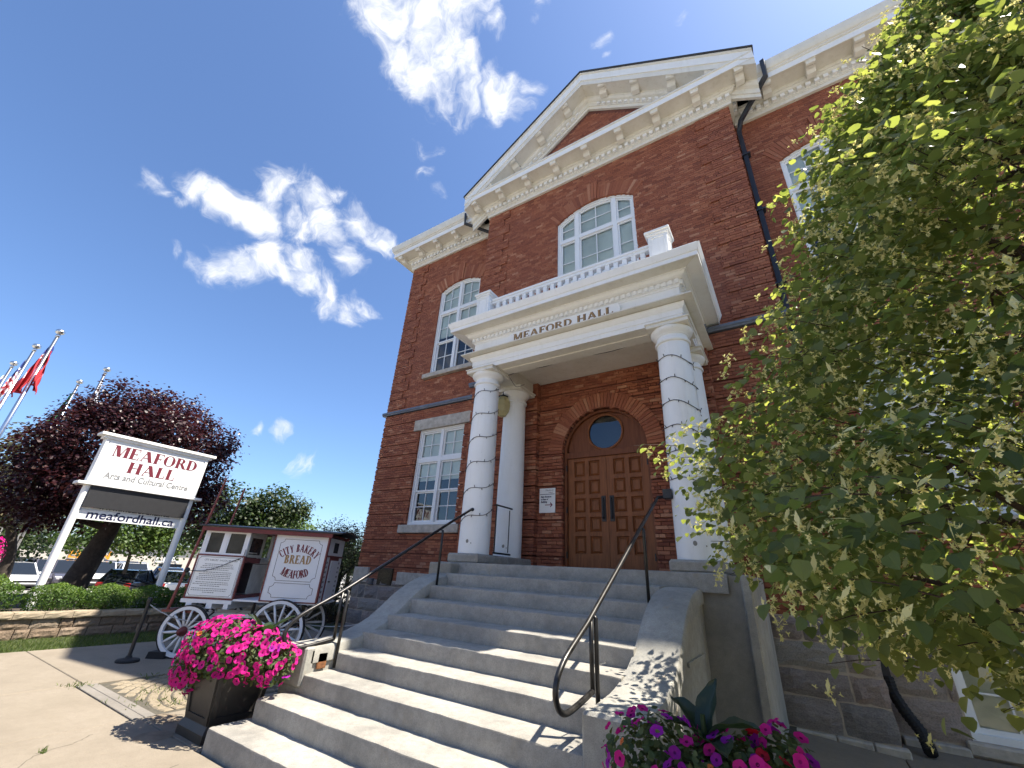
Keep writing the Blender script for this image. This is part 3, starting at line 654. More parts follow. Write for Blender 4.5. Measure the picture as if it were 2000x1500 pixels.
for s in (0, 1):
    a, b = (xl+.06, xm-.003) if s == 0 else (xm+.003, xr-.06); z0, z1 = 1.775, 3.912; w = b-a
    lf = MB(); st = .125; ms = .085; rows = [2.06, 2.42, 2.78, 3.14, 3.50, 3.83]; rz = .075
    cx = [a+st + (.045 if s == 0 else 0), 0, 0, b-st]; inner = st
    x1a, x1b = a+.14, a+.14+(w-.28-ms)/2; x2a, x2b = x1b+ms, b-.14
    for p, q in ((a, x1a), (x1b, x2a), (x2b, b)): lf.box(p, q, yd, yd+.05, z0, z1)
    for p, q in ((x1a, x1b), (x2a, x2b)):
        lf.box(p, q, yd+.0005, yd+.05, z0, 2.03); lf.box(p, q, yd+.0005, yd+.05, 3.84, z1)
        for r in range(1, 5): zr = 2.03 + (3.84-2.03)*r/5; lf.box(p, q, yd+.0005, yd+.05, zr-rz/2, zr+rz/2)
    LEAF = lf.build('door_leaf', MT['oak'], DOOR)
    for p, q in ((x1a, x1b), (x2a, x2b)):
        for r in range(5):
            za, zb = 2.03 + .362*r + (rz/2 if r else 0), 2.03 + .362*(r+1) - (rz/2 if r < 4 else 0)
            pb = MB(); yy = yd+.046; i1, i2 = .016, .055
            def rect(i, y): return [(p+i, y, za+i), (q-i, y, za+i), (q-i, y, zb-i), (p+i, y, zb-i)]
            v = rect(0, yd+.012) + rect(i1, yy) + rect(i1+.008, yy) + rect(i2, yd+.012)
            f = []
            for L_ in range(3): f += [(L_*4+k, L_*4+(k+1) % 4, L_*4+4+(k+1) % 4, L_*4+4+k) for k in range(4)]
            f.append((12, 13, 14, 15)); pb.add(v, f); pb.build('door_panel', MT['oak'], LEAF) if False else put(pb.mesh('door_panel', MT['oak_dark'] if (r*3+s*5) % 4 == 9 else MT['oak']), 'door_panel', DOOR)
    hx = xm + (-.085 if s == 0 else .085); hb = MB(); hb.cbox(hx-.045, hx+.045, yd-.012, yd+.002, 2.62, 3.11, .005); hb.tube([(hx, yd-.012, 2.67), (hx, yd-.055, 2.70), (hx, yd-.055, 3.03), (hx, yd-.012, 3.06)], .014, 8); hb.build('pull_handle', MT['black'], DOOR)
    hg = MB()
    for z in (2.0, 2.85, 3.7): hg.box((xl+.045 if s == 0 else xr-.065), (xl+.065 if s == 0 else xr-.045), yd-.075, yd-.055, z-.06, z+.06)
    hg.build('hinge', MT['black'], DOOR)
mb = MB(); mb.box(xl, xr, yd-.1, yd+.15, 1.738, 1.772); mb.build('threshold', MT['black'], DOOR)
# ------------------------------------------------------------------ cornices
def sweep(mb, prof, path, rk=1.0):
    """prof: (out, up) points; path(o) -> list of (x, y) for that offset; or 3-D points"""
    rows = [[(p[0], p[1], (p[2] if len(p) > 2 else 0) + u*rk) for p in path(o)] for o, u in prof]
    n = len(rows[0])
    for a, b in zip(rows, rows[1:]):
        for i in range(n-1): mb.add([a[i], a[i+1], b[i+1], b[i]], [(0, 1, 2, 3)])
PROF = [(0, 0), (.07, 0), (.07, .10), (.085, .10), (.085, .13), (.10, .13), (.10, .27), (.16, .29), (.19, .34), (.21, .34), (.21, .44), (.57, .44), (.57, .425), (.60, .425), (.60, .60), (.635, .615), (.635, .66), (.67, .68), (.70, .76), (.715, .86), (.72, .92), (.66, .92), (.0, .99)]
PROF_P = [q for q in PROF if q[1] <= .66] + [(.60, .66), (.0, .84)]
def bracket_mesh():
    m = MB(); m.prism([(-.22, .44), (-.57, .44), (-.57, .38), (-.55, .335), (-.50, .325), (-.46, .35), (-.40, .33), (-.34, .265), (-.22, .245)], lambda u, v, d: (d, u, v), -.09, .09)
    m.box(-.11, .11, -.58, -.22, .41, .4395); return m.mesh('bracket', MT['cream'])
BRK = bracket_mesh()
def dentils(mb, x0, x1, y, z, pitch=.165, w=.092, proj=.075, h=.10, axis='x'):
    n = int((x1-x0)/pitch)
    for i in range(n):
        c = x0 + (i+.5)*(x1-x0)/n
        if axis == 'x': mb.box(c-w/2, c+w/2, y-proj, y+.01, z, z+h)
        else: mb.box(y-.01, y+proj, c-w/2, c+w/2, z, z+h)
def cornice(prof, path, z, name='cornice'):
    mb = MB(); sweep(mb, prof, lambda o: [(p[0], p[1], z) for p in path(o)]); return mb.build(name, MT['cream'], HALL)
zc0 = ZB
C1 = cornice(PROF, lambda o: [(XWL-o, 22), (XWL-o, YW-o), (XBL+.05, YW-o)], zc0); C2 = cornice(PROF, lambda o: [(XBR-.05, YW-o), (XWR+o, YW-o), (XWR+o, 22)], zc0)
C3 = cornice(PROF_P, lambda o: [(XBL-o, YW), (XBL-o, YB-o), (XBR+o, YB-o), (XBR+o, YW)], zc0)
for nm, x0, x1, y, P in (('l', XWL-.08, XBL-.05, YW-.10, C1), ('r', XBR+.2, XWR, YW-.10, C2), ('c', XBL-.10, XBR+.10, YB-.10, C3)):
    mb = MB(); dentils(mb, x0, x1, y, zc0+.16); mb.build('dentil_course', MT['white'], P, kind='stuff')
mb = MB(); dentils(mb, YB-.1, YW-.2, XBR+.10, zc0+.16, axis='y'); mb.build('dentil_course', MT['white'], C3, kind='stuff')
for P, xs, y in ((C1, [XWL-.30, XWL+.62, XWL+1.50, XWL+2.38, XWL+3.26], YW), (C2, [XBR+.85, XBR+1.73, XBR+2.61, XBR+3.5], YW), (C3, [XBL-.33 + k*(XBR-XBL+.66)/8 for k in range(9)], YB)):
    for x in xs: put(BRK, 'bracket', P, Matrix.Translation((x, y, zc0)))
# fascia boards painted white, proud of the cream
mb = MB(); mb.box(XBL-.604, XBR+.604, YB-.606, YB-.599, zc0+.43, zc0+.655); mb.box(XWL-.606, XBL+.04, YW-.606, YW-.599, zc0+.43, zc0+.60); mb.box(XBR-.04, XWR+.6, YW-.606, YW-.599, zc0+.43, zc0+.60); mb.build('fascia', MT['white'], HALL)
# raking cornices of the pediment
ZT = 13.02                                                       # where the rakes spring from, level of the horizontal cornice top
PR = [(0, -.98), (.07, -.98), (.07, -.86), (.10, -.86), (.10, -.70), (.17, -.67), (.20, -.62), (.20, -.52), (.57, -.52), (.57, -.535), (.60, -.535), (.60, -.34), (.62, -.33), (.62, -.06), (.66, -.04), (.66, 0), (.0, 0)]
half = XBR - XC + .66
def rake(o, s):
    return [(XC + s*(half), YB-o, 15.92 - SL*half), (XC, YB-o, 15.92)]
for s in (-1, 1):
    mb = MB(); sweep(mb, PR, lambda o: rake(o, s)); RK = mb.build('raking_cornice', MT['cream'], HALL)
    fb = MB(); fb.prism([(XC, 15.92-.335), (XC + s*half, 15.92-.335-SL*half), (XC + s*half, 15.92-.062-SL*half), (XC, 15.92-.062)], lambda u, v, d: (u, d, v), YB-.626, YB-.617); fb.build('fascia', MT['white'], RK)
    db = MB(); k = 0; t = .35
    while t < 3.35:
        x = XC + s*t; z = 15.92 - .84 - SL*t
        db.prism([(x-.042, z+.042*SL*s), (x+.042, z-.042*SL*s), (x+.042, z+.085-.042*SL*s), (x-.042, z+.085+.042*SL*s)], lambda u, v, d: (u, d, v), YB-.155, YB-.09); t += .165
    db.build('dentil_course', MT['white'], RK, kind='stuff')
    for t in (.5, 1.42, 2.34, 3.2):
        x = XC + s*t; Sh = Matrix.Translation((x, YB, 15.92-.96-SL*t)) @ Matrix(((1, 0, 0, 0), (0, 1, 0, 0), (-SL*s, 0, 1, 0), (0, 0, 0, 1)))
        put(BRK, 'bracket', RK, Sh)
    rf = MB(); rf.prism([(XC, 15.925), (XC + s*(half+.03), 15.925-SL*(half+.03)), (XC + s*(half+.03), 15.97-SL*(half+.03)), (XC, 15.985)], lambda u, v, d: (u, d, v), YB-.69, YB+4.5); rf.build('roof_slope', MT['shingle'], HALL)
# end blocks where rake and horizontal cornice meet
for s in (-1, 1):
    mb = MB(); x = XC + s*half; mb.box(min(x, x-s*.06), max(x, x-s*.06), YB-.60, YB+.6, zc0+.44, 15.92-SL*half+.0); mb.build('gutter_end', MT['cream'], HALL)
mb = MB(); mb.add([(XWL-.6, YW-.6, ZB+.93), (XWR+.6, YW-.6, ZB+.93), (XWR-3.5, YW+5.5, ZB+2.6), (XWL+3.5, YW+5.5, ZB+2.6), (XWL-.6, 22.5, ZB+.93), (XWR+.6, 22.5, ZB+.93), (XWR-3.5, 17, ZB+2.6), (XWL+3.5, 17, ZB+2.6)], [(0, 1, 2, 3), (0, 3, 7, 4), (1, 5, 6, 2), (4, 7, 6, 5), (3, 2, 6, 7)]); mb.build('roof', MT['shingle'], HALL)
# downpipes
def pipe(path, w=.045, name='downpipe'):
    mb = MB(); mb.tube(path, w*1.25, 4); 
    return mb
mb = pipe([(-7.62, YW-.69, ZB+.80), (-7.60, YW-.69, ZB+.34), (-6.76, YW-.22, ZB-.10), (-6.72, YW-.12, ZB-.30), (-6.72, YW-.10, 6.5)]); mb.tube([(-6.72, YW-.10, 6.5), (-6.72, YW-.16, 6.3), (-6.72, YW-.16, 6.0), (-6.72, YW-.12, 5.8), (-6.72, YW-.12, .4)], .05, 8)
for z in (11.2, 8.6, 4.6, 2.4): mb.box(-6.80, -6.64, YW-.165, YW-.03, z-.02, z+.02)
mb.build('downpipe', MT['pipe'], HALL)
mb = pipe([(1.47, YW-.76, ZB+.90), (1.45, YW-.72, ZB+.38), (.80, YW-.22, ZB-.10), (.72, YW-.12, ZB-.32), (.72, YW-.12, 1.4), (.72, YW-.12, .55)], .052)
for z in (11.0, 9.2, 7.2, 4.4): mb.box(.62, .82, YW-.19, YW-.03, z-.02, z+.02)
mb.build('downpipe', MT['pipe'], HALL)
hz = MB(); pts = [(.72, YW-.13, .62), (.73, YW-.15, .45), (.80, YW-.28, .26), (.88, YW-.42, .12), (.90, YW-.52, 0.0), (.90, YW-.60, -.06)]
fine = []; 
for i in range(len(pts)-1):
    for k in range(9): fine.append(tuple(np.array(pts[i])*(1-k/9) + np.array(pts[i+1])*k/9))
hz.tube(fine, [.062 + (.008 if k % 2 else 0) for k in range(len(fine))], 10); hz.build('drain_hose', MT['rubber'], HALL)
# ------------------------------------------------------------------ portico
YC, XCL, XCR, YC2 = 6.25, -4.79, -1.08, 7.33
ZL = 1.74
PF, PX0, PX1 = 6.01, -5.035, -0.835                              # outer faces of the entablature
def column(x, y):
    pl = MB(); s = .325; pl.cbox(x-s, x+s, y-s, (YC+.62 if y < 7 else YB-.06), ZL-.01, 1.885, .03) if y < 7 else pl.cbox(x-s, x+s, YC+.625, YB-.06, ZL-.01, 1.884, .02)
    P = pl.build('column_plinth', MT['step'], HALL)
    m = MB(); prof = []
    for i in range(15):
        t = i/14; prof.append((.276 - .034*t**1.7, 1.886 + (5.085-1.886)*t))
    prof += [(.262, 5.09), (.272, 5.105), (.272, 5.125), (.262, 5.14), (.243, 5.145), (.240, 5.215), (.252, 5.22), (.258, 5.235), (.262, 5.24), (.30, 5.265), (.322, 5.30), (.325, 5.325), (.315, 5.34)]
    m.lathe(prof, x, y, 40)
    C = m.build('column', MT['white'], HALL, smooth='auto')
    a = MB(); a.cbox(x-.325, x+.325, y-.325, y+.325, 5.338, 5.405, .006); a.cbox(x-.345, x+.345, y-.345, y+.345, 5.40, 5.425, .006); a.build('abacus', MT['cream'], C); P.parent = C; P.matrix_parent_inverse = Matrix()
    d = MB()
    for (aa, zz, r) in ((rnd(-.9, -.6), 2.08, .02), (rnd(-.5, -.3), 2.05, .007)):
        R = .277; ang = math.radians(-90) + aa + .9; nx, ny = math.cos(ang), math.sin(ang); c = Vector((x+nx*R, y+ny*R, zz)); t = Vector((-ny, nx, 0))
        d.add([tuple(c + Vector((nx, ny, 0))*.002 + t*r*1.3*math.cos(2*math.pi*k/10) + Vector((0, 0, 1))*r*1.6*math.sin(2*math.pi*k/10)) for k in range(10)], [tuple(range(10))])
    d.build('patch', MT['base'], C)
    return C
COLS = [column(x, y) for y in (YC, YC2) for x in (XCL, XCR)]
upath = lambda o: [(PX0-o, YB-.02), (PX0-o, PF-o), (PX1+o, PF-o), (PX1+o, YB-.02)]
EPROF = [(0, 5.427), (0, 5.52), (.012, 5.52), (.012, 5.62), (.03, 5.635), (.05, 5.67), (.055, 5.70), (.055, 5.725), (0, 5.735), (0, 5.79), (.02, 5.80), (.02, 5.825), (0, 5.835), (0, 6.045), (.015, 6.05), (.02, 6.07), (.045, 6.085), (.045, 6.17), (.085, 6.18), (.12, 6.20), (.15, 6.245), (.17, 6.245), (.17, 6.265), (.37, 6.275), (.375, 6.26), (.395, 6.26), (.395, 6.335), (.41, 6.345), (.43, 6.40), (.445, 6.44), (.45, 6.455), (.40, 6.47)]
mb = MB(); sweep(mb, [(o, z) for o, z in EPROF], lambda o: [(p[0], p[1], 0) for p in upath(o)]); ENT = mb.build('entablature', MT['white'], HALL)
mb = MB()
mb.box(PX0+.002, PX1-.002, PF+.002, YC+.24, 5.4275, 5.74); mb.box(PX0+.002, XCL+.24, YC+.2405, YB-.17, 5.4277, 5.74); mb.box(XCR-.24, PX1-.002, YC+.2405, YB-.17, 5.4277, 5.74)
mb.box(PX0-.2, PX1+.2, PF-.2, YB-.02, 5.741, 5.76)                           # porch ceiling
mb.box(XCL+.24, XCR-.24, YC+.12, YC+.30, 5.50, 5.56); mb.build('beam', MT['cream'], ENT)
mb = MB()
for z, t in ((5.405, .03), ):
    mb.box(XCL+.36, XCR-.36, YC-.02, YC+.10, 5.41, 5.427)
mb.build('soffit_moulding', MT['cream'], ENT)
mb = MB(); mb.box(PX0-.41, PX1+.41, PF-.41, YB-.02, 6.45, 6.50); mb.build('porch_roof', MT['white'], ENT)
mb = MB(); dentils(mb, PX0-.04, PX1+.04, PF-.045, 6.088, pitch=.098, w=.058, proj=.032, h=.075); dentils(mb, PF-.04, YB-.1, PX1+.045, 6.088, pitch=.098, w=.058, proj=.032, h=.075, axis='y'); mb.build('dentil_course', MT['white'], ENT, kind='stuff')
mb = MB(); mb.quad((PX0-.165, PF-.165, 6.262), (PX1+.165, PF-.165, 6.262), (PX1+.372, PF-.372, 6.271), (PX0-.372, PF-.372, 6.271)); mb.build('soffit', MT['cream'], ENT)
# balustrade
BAL = MB(); ybal = 6.06
BAL.cbox(-4.70, -1.20, ybal-.075, ybal+.075, 7.06, 7.12, .01); BAL.cbox(-4.70, -1.20, ybal-.055, ybal+.055, 7.00, 7.062, .006); BAL.cbox(-4.70, -1.20, ybal-.08, ybal+.08, 6.50, 6.60, .008)
BA = BAL.build('balustrade', MT['white'], HALL)
b1 = MB(); b1.lathe([(.032, .0), (.032, .03), (.022, .04), (.036, .085), (.043, .12), (.036, .16), (.02, .205), (.018, .22), (.03, .228), (.03, .242), (.022, .248), (.022, .262)], 0, 0, 12); b1.box(-.042, .042, -.042, .042, .262, .40); b1.box(-.042, .042, -.042, .042, -.012, 0)
BM = b1.mesh('baluster', MT['white'])
for i in range(20): put(BM, 'baluster', BA, Matrix.Translation((-4.52 + i*(3.16)/19, ybal, 6.61)))
for x in (-4.85, -1.05):
    p = MB(); p.cbox(x-.165, x+.165, ybal-.165, ybal+.165, 6.50, 7.22, .006); p.cbox(x-.19, x+.19, ybal-.19, ybal+.19, 7.19, 7.235, .008); p.cbox(x-.215, x+.215, ybal-.215, ybal+.215, 7.235, 7.29, .01)
    for (a, b, c, d) in ((-.12, .12, 6.72, 6.735), (-.12, .12, 7.125, 7.14), (-.12, -.105, 6.735, 7.125), (.105, .12, 6.735, 7.125)):
        p.box(x+a, x+b, ybal-.178, ybal-.164, c, d); p.box(x+.164, x+.178, ybal+a, ybal+b, c, d)
    p.build('pedestal', MT['white'], BA)
# ------------------------------------------------------------------ serif lettering
def stroke_quad(a, b, w0, w1=None):
    """horizontal-width stroke from a to b (2-D)"""
    w1 = w0 if w1 is None else w1
    return [(a[0]-w0/2, a[1]), (a[0]+w0/2, a[1]), (b[0]+w1/2, b[1]), (b[0]-w1/2, b[1])]
def glyph(ch, T=.20, t=.065, S=.045, sw=.07):
    P = []; rect = lambda a, b, c, d: P.append([(a, c), (b, c), (b, d), (a, d)])
    def stem(x, w=T, foot=True, head=True):
        rect(x, x+w, 0, 1)
        if foot: rect(x-sw, x+w+sw, 0, S)
        if head: rect(x-sw, x+w+sw, 1-S, 1)
    def bowl(cx, cz, rx, rz, a0, a1, tk, tn, n=18):
        for i in range(n):
            p, q = a0+(a1-a0)*i/n, a0+(a1-a0)*(i+1)/n
            w = lambda a: tn + (tk-tn)*abs(math.cos(a))**1.3
            P.append([(cx+(rx-w(p))*math.cos(p), cz+(rz-tn)*math.sin(p)), (cx+rx*math.cos(p), cz+rz*math.sin(p)), (cx+rx*math.cos(q), cz+rz*math.sin(q)), (cx+(rx-w(q))*math.cos(q), cz+(rz-tn)*math.sin(q))])
    h = math.pi/2; W = .7
    if ch == 'M':
        rect(.10, .10+t, 0, 1); rect(.02, .10+t+.07, 0, S); rect(.78, .78+T, 0, 1); rect(.72, .78+T+.06, 0, S); rect(.78, .78+T+.06, 1-S, 1); rect(.02, .10+T, 1-S, 1)
        P.append(stroke_quad((.10+T*.55, 1), (.48, 0), T*1.05)); P.append(stroke_quad((.80, 1), (.49, 0), t*1.2)); W = 1.08
    elif ch == 'E' or ch == 'F':
        stem(.08); rect(.28, .66, 1-t, 1); rect(.61, .66, .76, 1); rect(.28, .52, .5-t/2, .5+t/2); rect(.47, .52, .38, .62)
        if ch == 'E': rect(.28, .68, 0, t); rect(.63, .68, 0, .26)
        W = .74 if ch == 'E' else .70
    elif ch == 'A':
        P.append(stroke_quad((.42, 1), (.12, 0), t*1.2)); P.append(stroke_quad((.42, 1), (.76, 0), T*1.1)); rect(.24, .62, .30, .30+t); rect(.02, .24, 0, S); rect(.60, .92, 0, S); W = .94
    elif ch == 'O': bowl(.44, .5, .42, .52, 0, 2*math.pi, T, t, 36); W = .90
    elif ch == 'C': bowl(.44, .5, .42, .52, .75, 2*math.pi-.75, T, t, 26); rect(.68, .73, .64, .95); W = .80
    elif ch == 'D': stem(.08); bowl(.30, .5, .50, .5, -h, h, T, t); rect(.26, .32, 1-t, 1); rect(.26, .32, 0, t); W = .86
    elif ch == 'R': stem(.08); bowl(.32, .74, .36, .26, -h, h, T*.95, t); rect(.26, .34, 1-t, 1); rect(.26, .34, .48, .48+t); P.append(stroke_quad((.44, .5), (.74, 0), T)); rect(.66, .88, 0, S); W = .86
    elif ch == 'B': stem(.08); bowl(.32, .755, .32, .245, -h, h, T*.95, t); bowl(.32, .265, .38, .265, -h, h, T, t); rect(.26, .34, 1-t, 1); rect(.26, .34, .5-t/2, .5+t/2); rect(.26, .34, 0, t); W = .78
    elif ch == 'H': stem(.08); stem(.62); rect(.26, .64, .5-t/2, .5+t/2); W = .94
    elif ch == 'L': stem(.08); rect(.28, .64, 0, t); rect(.59, .64, 0, .28); W = .70
    elif ch == 'I': stem(.08); W = .40
    elif ch == 'T': stem(.30, head=False); rect(.02, .78, 1-t, 1); rect(.02, .07, .72, 1); rect(.73, .78, .72, 1); W = .84
    elif ch == 'Y': rect(.33, .33+T, 0, .46); rect(.26, .60, 0, S); P.append(stroke_quad((.18, 1), (.42, .42), T*.95)); P.append(stroke_quad((.74, 1), (.46, .42), t*1.2)); rect(.02, .32, 1-S, 1); rect(.62, .86, 1-S, 1); W = .88
    elif ch == 'K': stem(.08); P.append(stroke_quad((.72, 1), (.26, .42), t*1.3)); P.append(stroke_quad((.40, .58), (.74, 0), T)); rect(.60, .84, 1-S, 1); rect(.66, .90, 0, S); W = .90
    elif ch == ' ': W = .42
    elif ch == ',': rect(.1, .18, -.12, .08); W = .3
    return P, W
def text_width(s, **k): return sum(glyph(c, **k)[1] for c in s)
def serif(mb, s, fn, height, width=None, d0=0.0, d1=.01, sc=None, **k):
    """fn(u, v, d): u along the line centred on 0, v up from the base line"""
    w = text_width(s, **k)*height; sx = 1.0 if width is None else width/w; u = -w*sx/2; i = 0
    for c in s:
        P, W = glyph(c, **k)
        for p in P:
            i += 1; e = (i % 17)*d1*.012
            mb.prism([(u + a*height*sx, b*height) for a, b in p], fn, d0, d1+e)
        u += W*height*sx
def serif_arc(mb, s, fn, height, radius, up=True, d1=.006, spread=1.0, **k):
    w = text_width(s, **k)*height*spread; a = -w/2
    i = 0
    for c in s:
        P, W = glyph(c, **k); mid = a + W*height*spread/2; th = mid/radius
        for p in P:
            i += 1; e = (i % 17)*d1*.012
            q = []
            for x, y in p:
                lx, ly = (x-W/2)*height*spread, y*height
                if up: q.append((math.sin(th)*(radius+ly) + lx*math.cos(th), math.cos(th)*(radius+ly) - radius - lx*math.sin(th)))
                else: q.append((math.sin(th)*(radius-ly) + lx*math.cos(th), radius - math.cos(th)*(radius-ly) + lx*math.sin(th)))
            mb.prism(q, fn, 0, d1+e)
        a += W*height*spread
def sans(text, size, fn, mat, name, parent, width=None, depth=.002, bold=0.0):
    cu = bpy.data.curves.new('t', 'FONT'); cu.body = text; cu.size = size; cu.align_x = 'CENTER'; cu.extrude = 0; cu.offset = bold; cu.resolution_u = 3
    o = bpy.data.objects.new('t', cu); COL.objects.link(o); dg = bpy.context.evaluated_depsgraph_get(); dg.update()
    me = bpy.data.meshes.new_from_object(o.evaluated_get(dg)); bpy.data.objects.remove(o); bpy.data.curves.remove(cu)
    xs = [v.co.x for v in me.vertices]; w = max(xs)-min(xs); s = 1 if width is None else width/w; mid = (max(xs)+min(xs))/2
    for v in me.vertices: v.co = Vector(fn((v.co.x-mid)*s, v.co.y, depth))
    me.materials.clear(); me.materials.append(mat); me.name = name
    return put(me, name, parent)
# name panel on the frieze
fz = PF - .10; px0, px1, pz0, pz1 = -4.09, -1.80, 5.775, 5.99
pn = MB(); c = .035; pz1 = 5.995
pn.prism([(px0+c, pz0), (px1-c, pz0), (px1-c, pz0+c*.6), (px1, pz0+c), (px1, pz1-c), (px1-c, pz1-c*.6), (px1-c, pz1), (px0+c, pz1), (px0+c, pz1-c*.6), (px0, pz1-c), (px0, pz0+c), (px0+c, pz0+c*.6)], lambda u, v, d: (u, d, v), fz-.012, PF+.01)
PN = pn.build('name_panel', MT['white'], ENT)
ow = MB(); serif(ow, 'MEAFORD HALL', lambda u, v, d: ((px0+px1)/2 + u, fz-.012-d, pz0+.030+v), .152, 2.07, 0, .004, T=.21, t=.13, S=.05, sw=.035)
for m_ in (ow, ): m_.build('lettering', MT['goldline'], PN)
ow = MB(); serif(ow, 'MEAFORD HALL', lambda u, v, d: ((px0+px1)/2 + u - .004, fz-.017-d, pz0+.034+v), .144, 2.065, 0, .004, T=.15, t=.085, S=.03, sw=.02)
ow.build('gilding', MT['gold'], PN)
# ------------------------------------------------------------------ concrete steps
RIS, TRD, Y1 = .174, .362, 2.578
ST = thing('staircase', 'worn grey concrete front steps with curved cheek walls', 'staircase', (XC, Y1, 0))
def nosing_step(name, x0, x1, y0, y1, z0, z1, parent, seed):
    rs = random.Random(seed); n = 40; r = .018; vs = []; fs = []; prof = [(y0, z0), (y0, z1-r*1.4), (y0+r*.35, z1-r*.45), (y0+r*1.4, z1), (y1, z1+.002)]
    for i in range(n+1):
        x = x0 + (x1-x0)*i/n
        ch = rs.random()**6*.02; w = rs.uniform(-.003, .003)
        for j, (y, z) in enumerate(prof):
            k = 1 if j in (1, 2, 3) else 0
            vs.append((x, y + (ch*.6+w if k else w*.5), z - (ch*.5 if j in (2, 3) else 0) + (rs.uniform(-.0015, .0015) if k else 0)))
    m = len(prof)
    for i in range(n):
        for j in range(m-1): a = i*m+j; fs.append((a, a+m, a+m+1, a+1))
    for e in (0, n): fs.append(tuple(e*m+j for j in range(m)) + (len(vs),)); vs.append((x0 if e == 0 else x1, y1, z0))
    mb = MB(); mb.add(vs, fs); o = mb.build(name, MT['step'], parent, smooth='auto'); return o
xin0, xin1 = -4.66, -1.46
for k in range(1, 11):
    y0 = Y1 + (k-1)*TRD; z1 = k*RIS; z0 = z1 - RIS - .04
    x0, x1 = (-4.86, -1.02) if k == 1 else (-4.80, -1.10) if k == 2 else (xin0-.03, xin1+.03)
    if k == 10: x0, x1 = -5.20, -.74
    y1 = y0 + TRD + (.05 if k < 10 else 0); y1 = YB-.02 if k == 10 else y1
    if k <= 2: y1 = y0 + TRD + .35
    nosing_step('step', x0, x1, y0, y1, max(z0, -.05), z1, ST, 40+k)
def cheek(x0, x1, prof, name='cheek_wall'):
    """prof: (y, z) of the top; a rounded slab running down the flight"""
    pts = []
    for i in range(len(prof)-1):
        for k in range(6):
            t = k/6; p0 = prof[max(i-1, 0)]; p1 = prof[i]; p2 = prof[i+1]; p3 = prof[min(i+2, len(prof)-1)]
            f = lambda a, b, c, d: .5*((2*b) + (-a+c)*t + (2*a-5*b+4*c-d)*t*t + (-a+3*b-3*c+d)*t**3)
            pts.append((f(p0[0], p1[0], p2[0], p3[0]), f(p0[1], p1[1], p2[1], p3[1])))
    pts.append(prof[-1]); r = .045; vs = []; fs = []
    sec = [(x0+.0, None), (x0-.02, -.16), (x0-.02, -.05), (x0-.005, -.015), (x0+r, 0), (x1-r, 0), (x1+.005, -.015), (x1+.02, -.05), (x1+.02, -.16), (x1, None)]
    sec = [(x0, 'b'), (x0, -.165), (x0-.025, -.165), (x0-.025, -.05), (x0-.008, -.014), (x0+r, 0), (x1-r, 0), (x1+.008, -.014), (x1+.025, -.05), (x1+.025, -.165), (x1, -.165), (x1, 'b')]
    m = len(sec)
    for (y, z) in pts:
        for x, dz in sec: vs.append((x, y, -.2 if dz == 'b' else z+dz + rnd(-.0015, .0015)))
    for i in range(len(pts)-1):
        for j in range(m-1): a = i*m+j; fs.append((a, a+m, a+m+1, a+1))
    fs.append(tuple(range(m))); fs.append(tuple((len(pts)-1)*m + j for j in range(m)))
    mb = MB(); mb.add(vs, fs); return mb.build(name, MT['plaster'], ST, smooth='auto')
PRF = [(3.36, .775), (3.60, .785), (3.90, .815), (4.18, .89), (4.42, 1.00), (4.62, 1.14), (4.82, 1.285), (5.05, 1.41), (5.30, 1.505), (5.60, 1.557), (5.87, 1.565)]
cheek(-5.06, -4.68, PRF); cheek(-1.44, -1.05, PRF)
for q in ((-5.10, -4.655, 3.27, 3.40, .40, .765), (-5.06, -4.70, 3.30, 3.40, .0, .41), (-1.46, -1.02, 3.27, 3.40, .36, .772), (-1.44, -1.05, 3.30, 3.40, .0, .41)):
    mb = MB(); mb.cbox(*q, .02); mb.build('pedestal_block', MT['plaster'], ST)
for x in (-1.044, ):
    mb = MB()
    for a, b, z0, z1 in ((3.6, 5.5, .16, .22), (4.75, 5.5, .9, .94)): mb.box(x, x+.02, a, b, z0, z1)
    mb.build('panel_moulding', MT['plaster'], ST)
mb = MB(); mb.box(-1.35, -.535, 5.885, YB-.08, -.2, 1.72); mb.build('porch_base', MT['base'], ST)
mb = MB(); mb.box(-5.25, -4.75, 5.88, YB-.08, -.2, 1.56); mb.build('porch_base', MT['base'], ST)
mb = MB(); mb.cbox(-5.22, -4.75, 5.62, 5.86, 1.40, 1.72, .02); mb.build('end_block', MT['base'], ST)
mb = MB(); mb.cbox(-.60, -.50, 5.80, YB-.1, -.2, 1.735, .015); mb.build('corner_post', MT['plaster'], ST)
mb = MB(); mb.box(-4.8, -1.3, 2.9, 5.8, -.2, .12); mb.build('core', MT['base'], ST)
mb = MB(); mb.cbox(-4.672, -4.655, 3.44, 3.56, .545, .70, .01); mb.build('rust_patch', MT['rust'], ST)
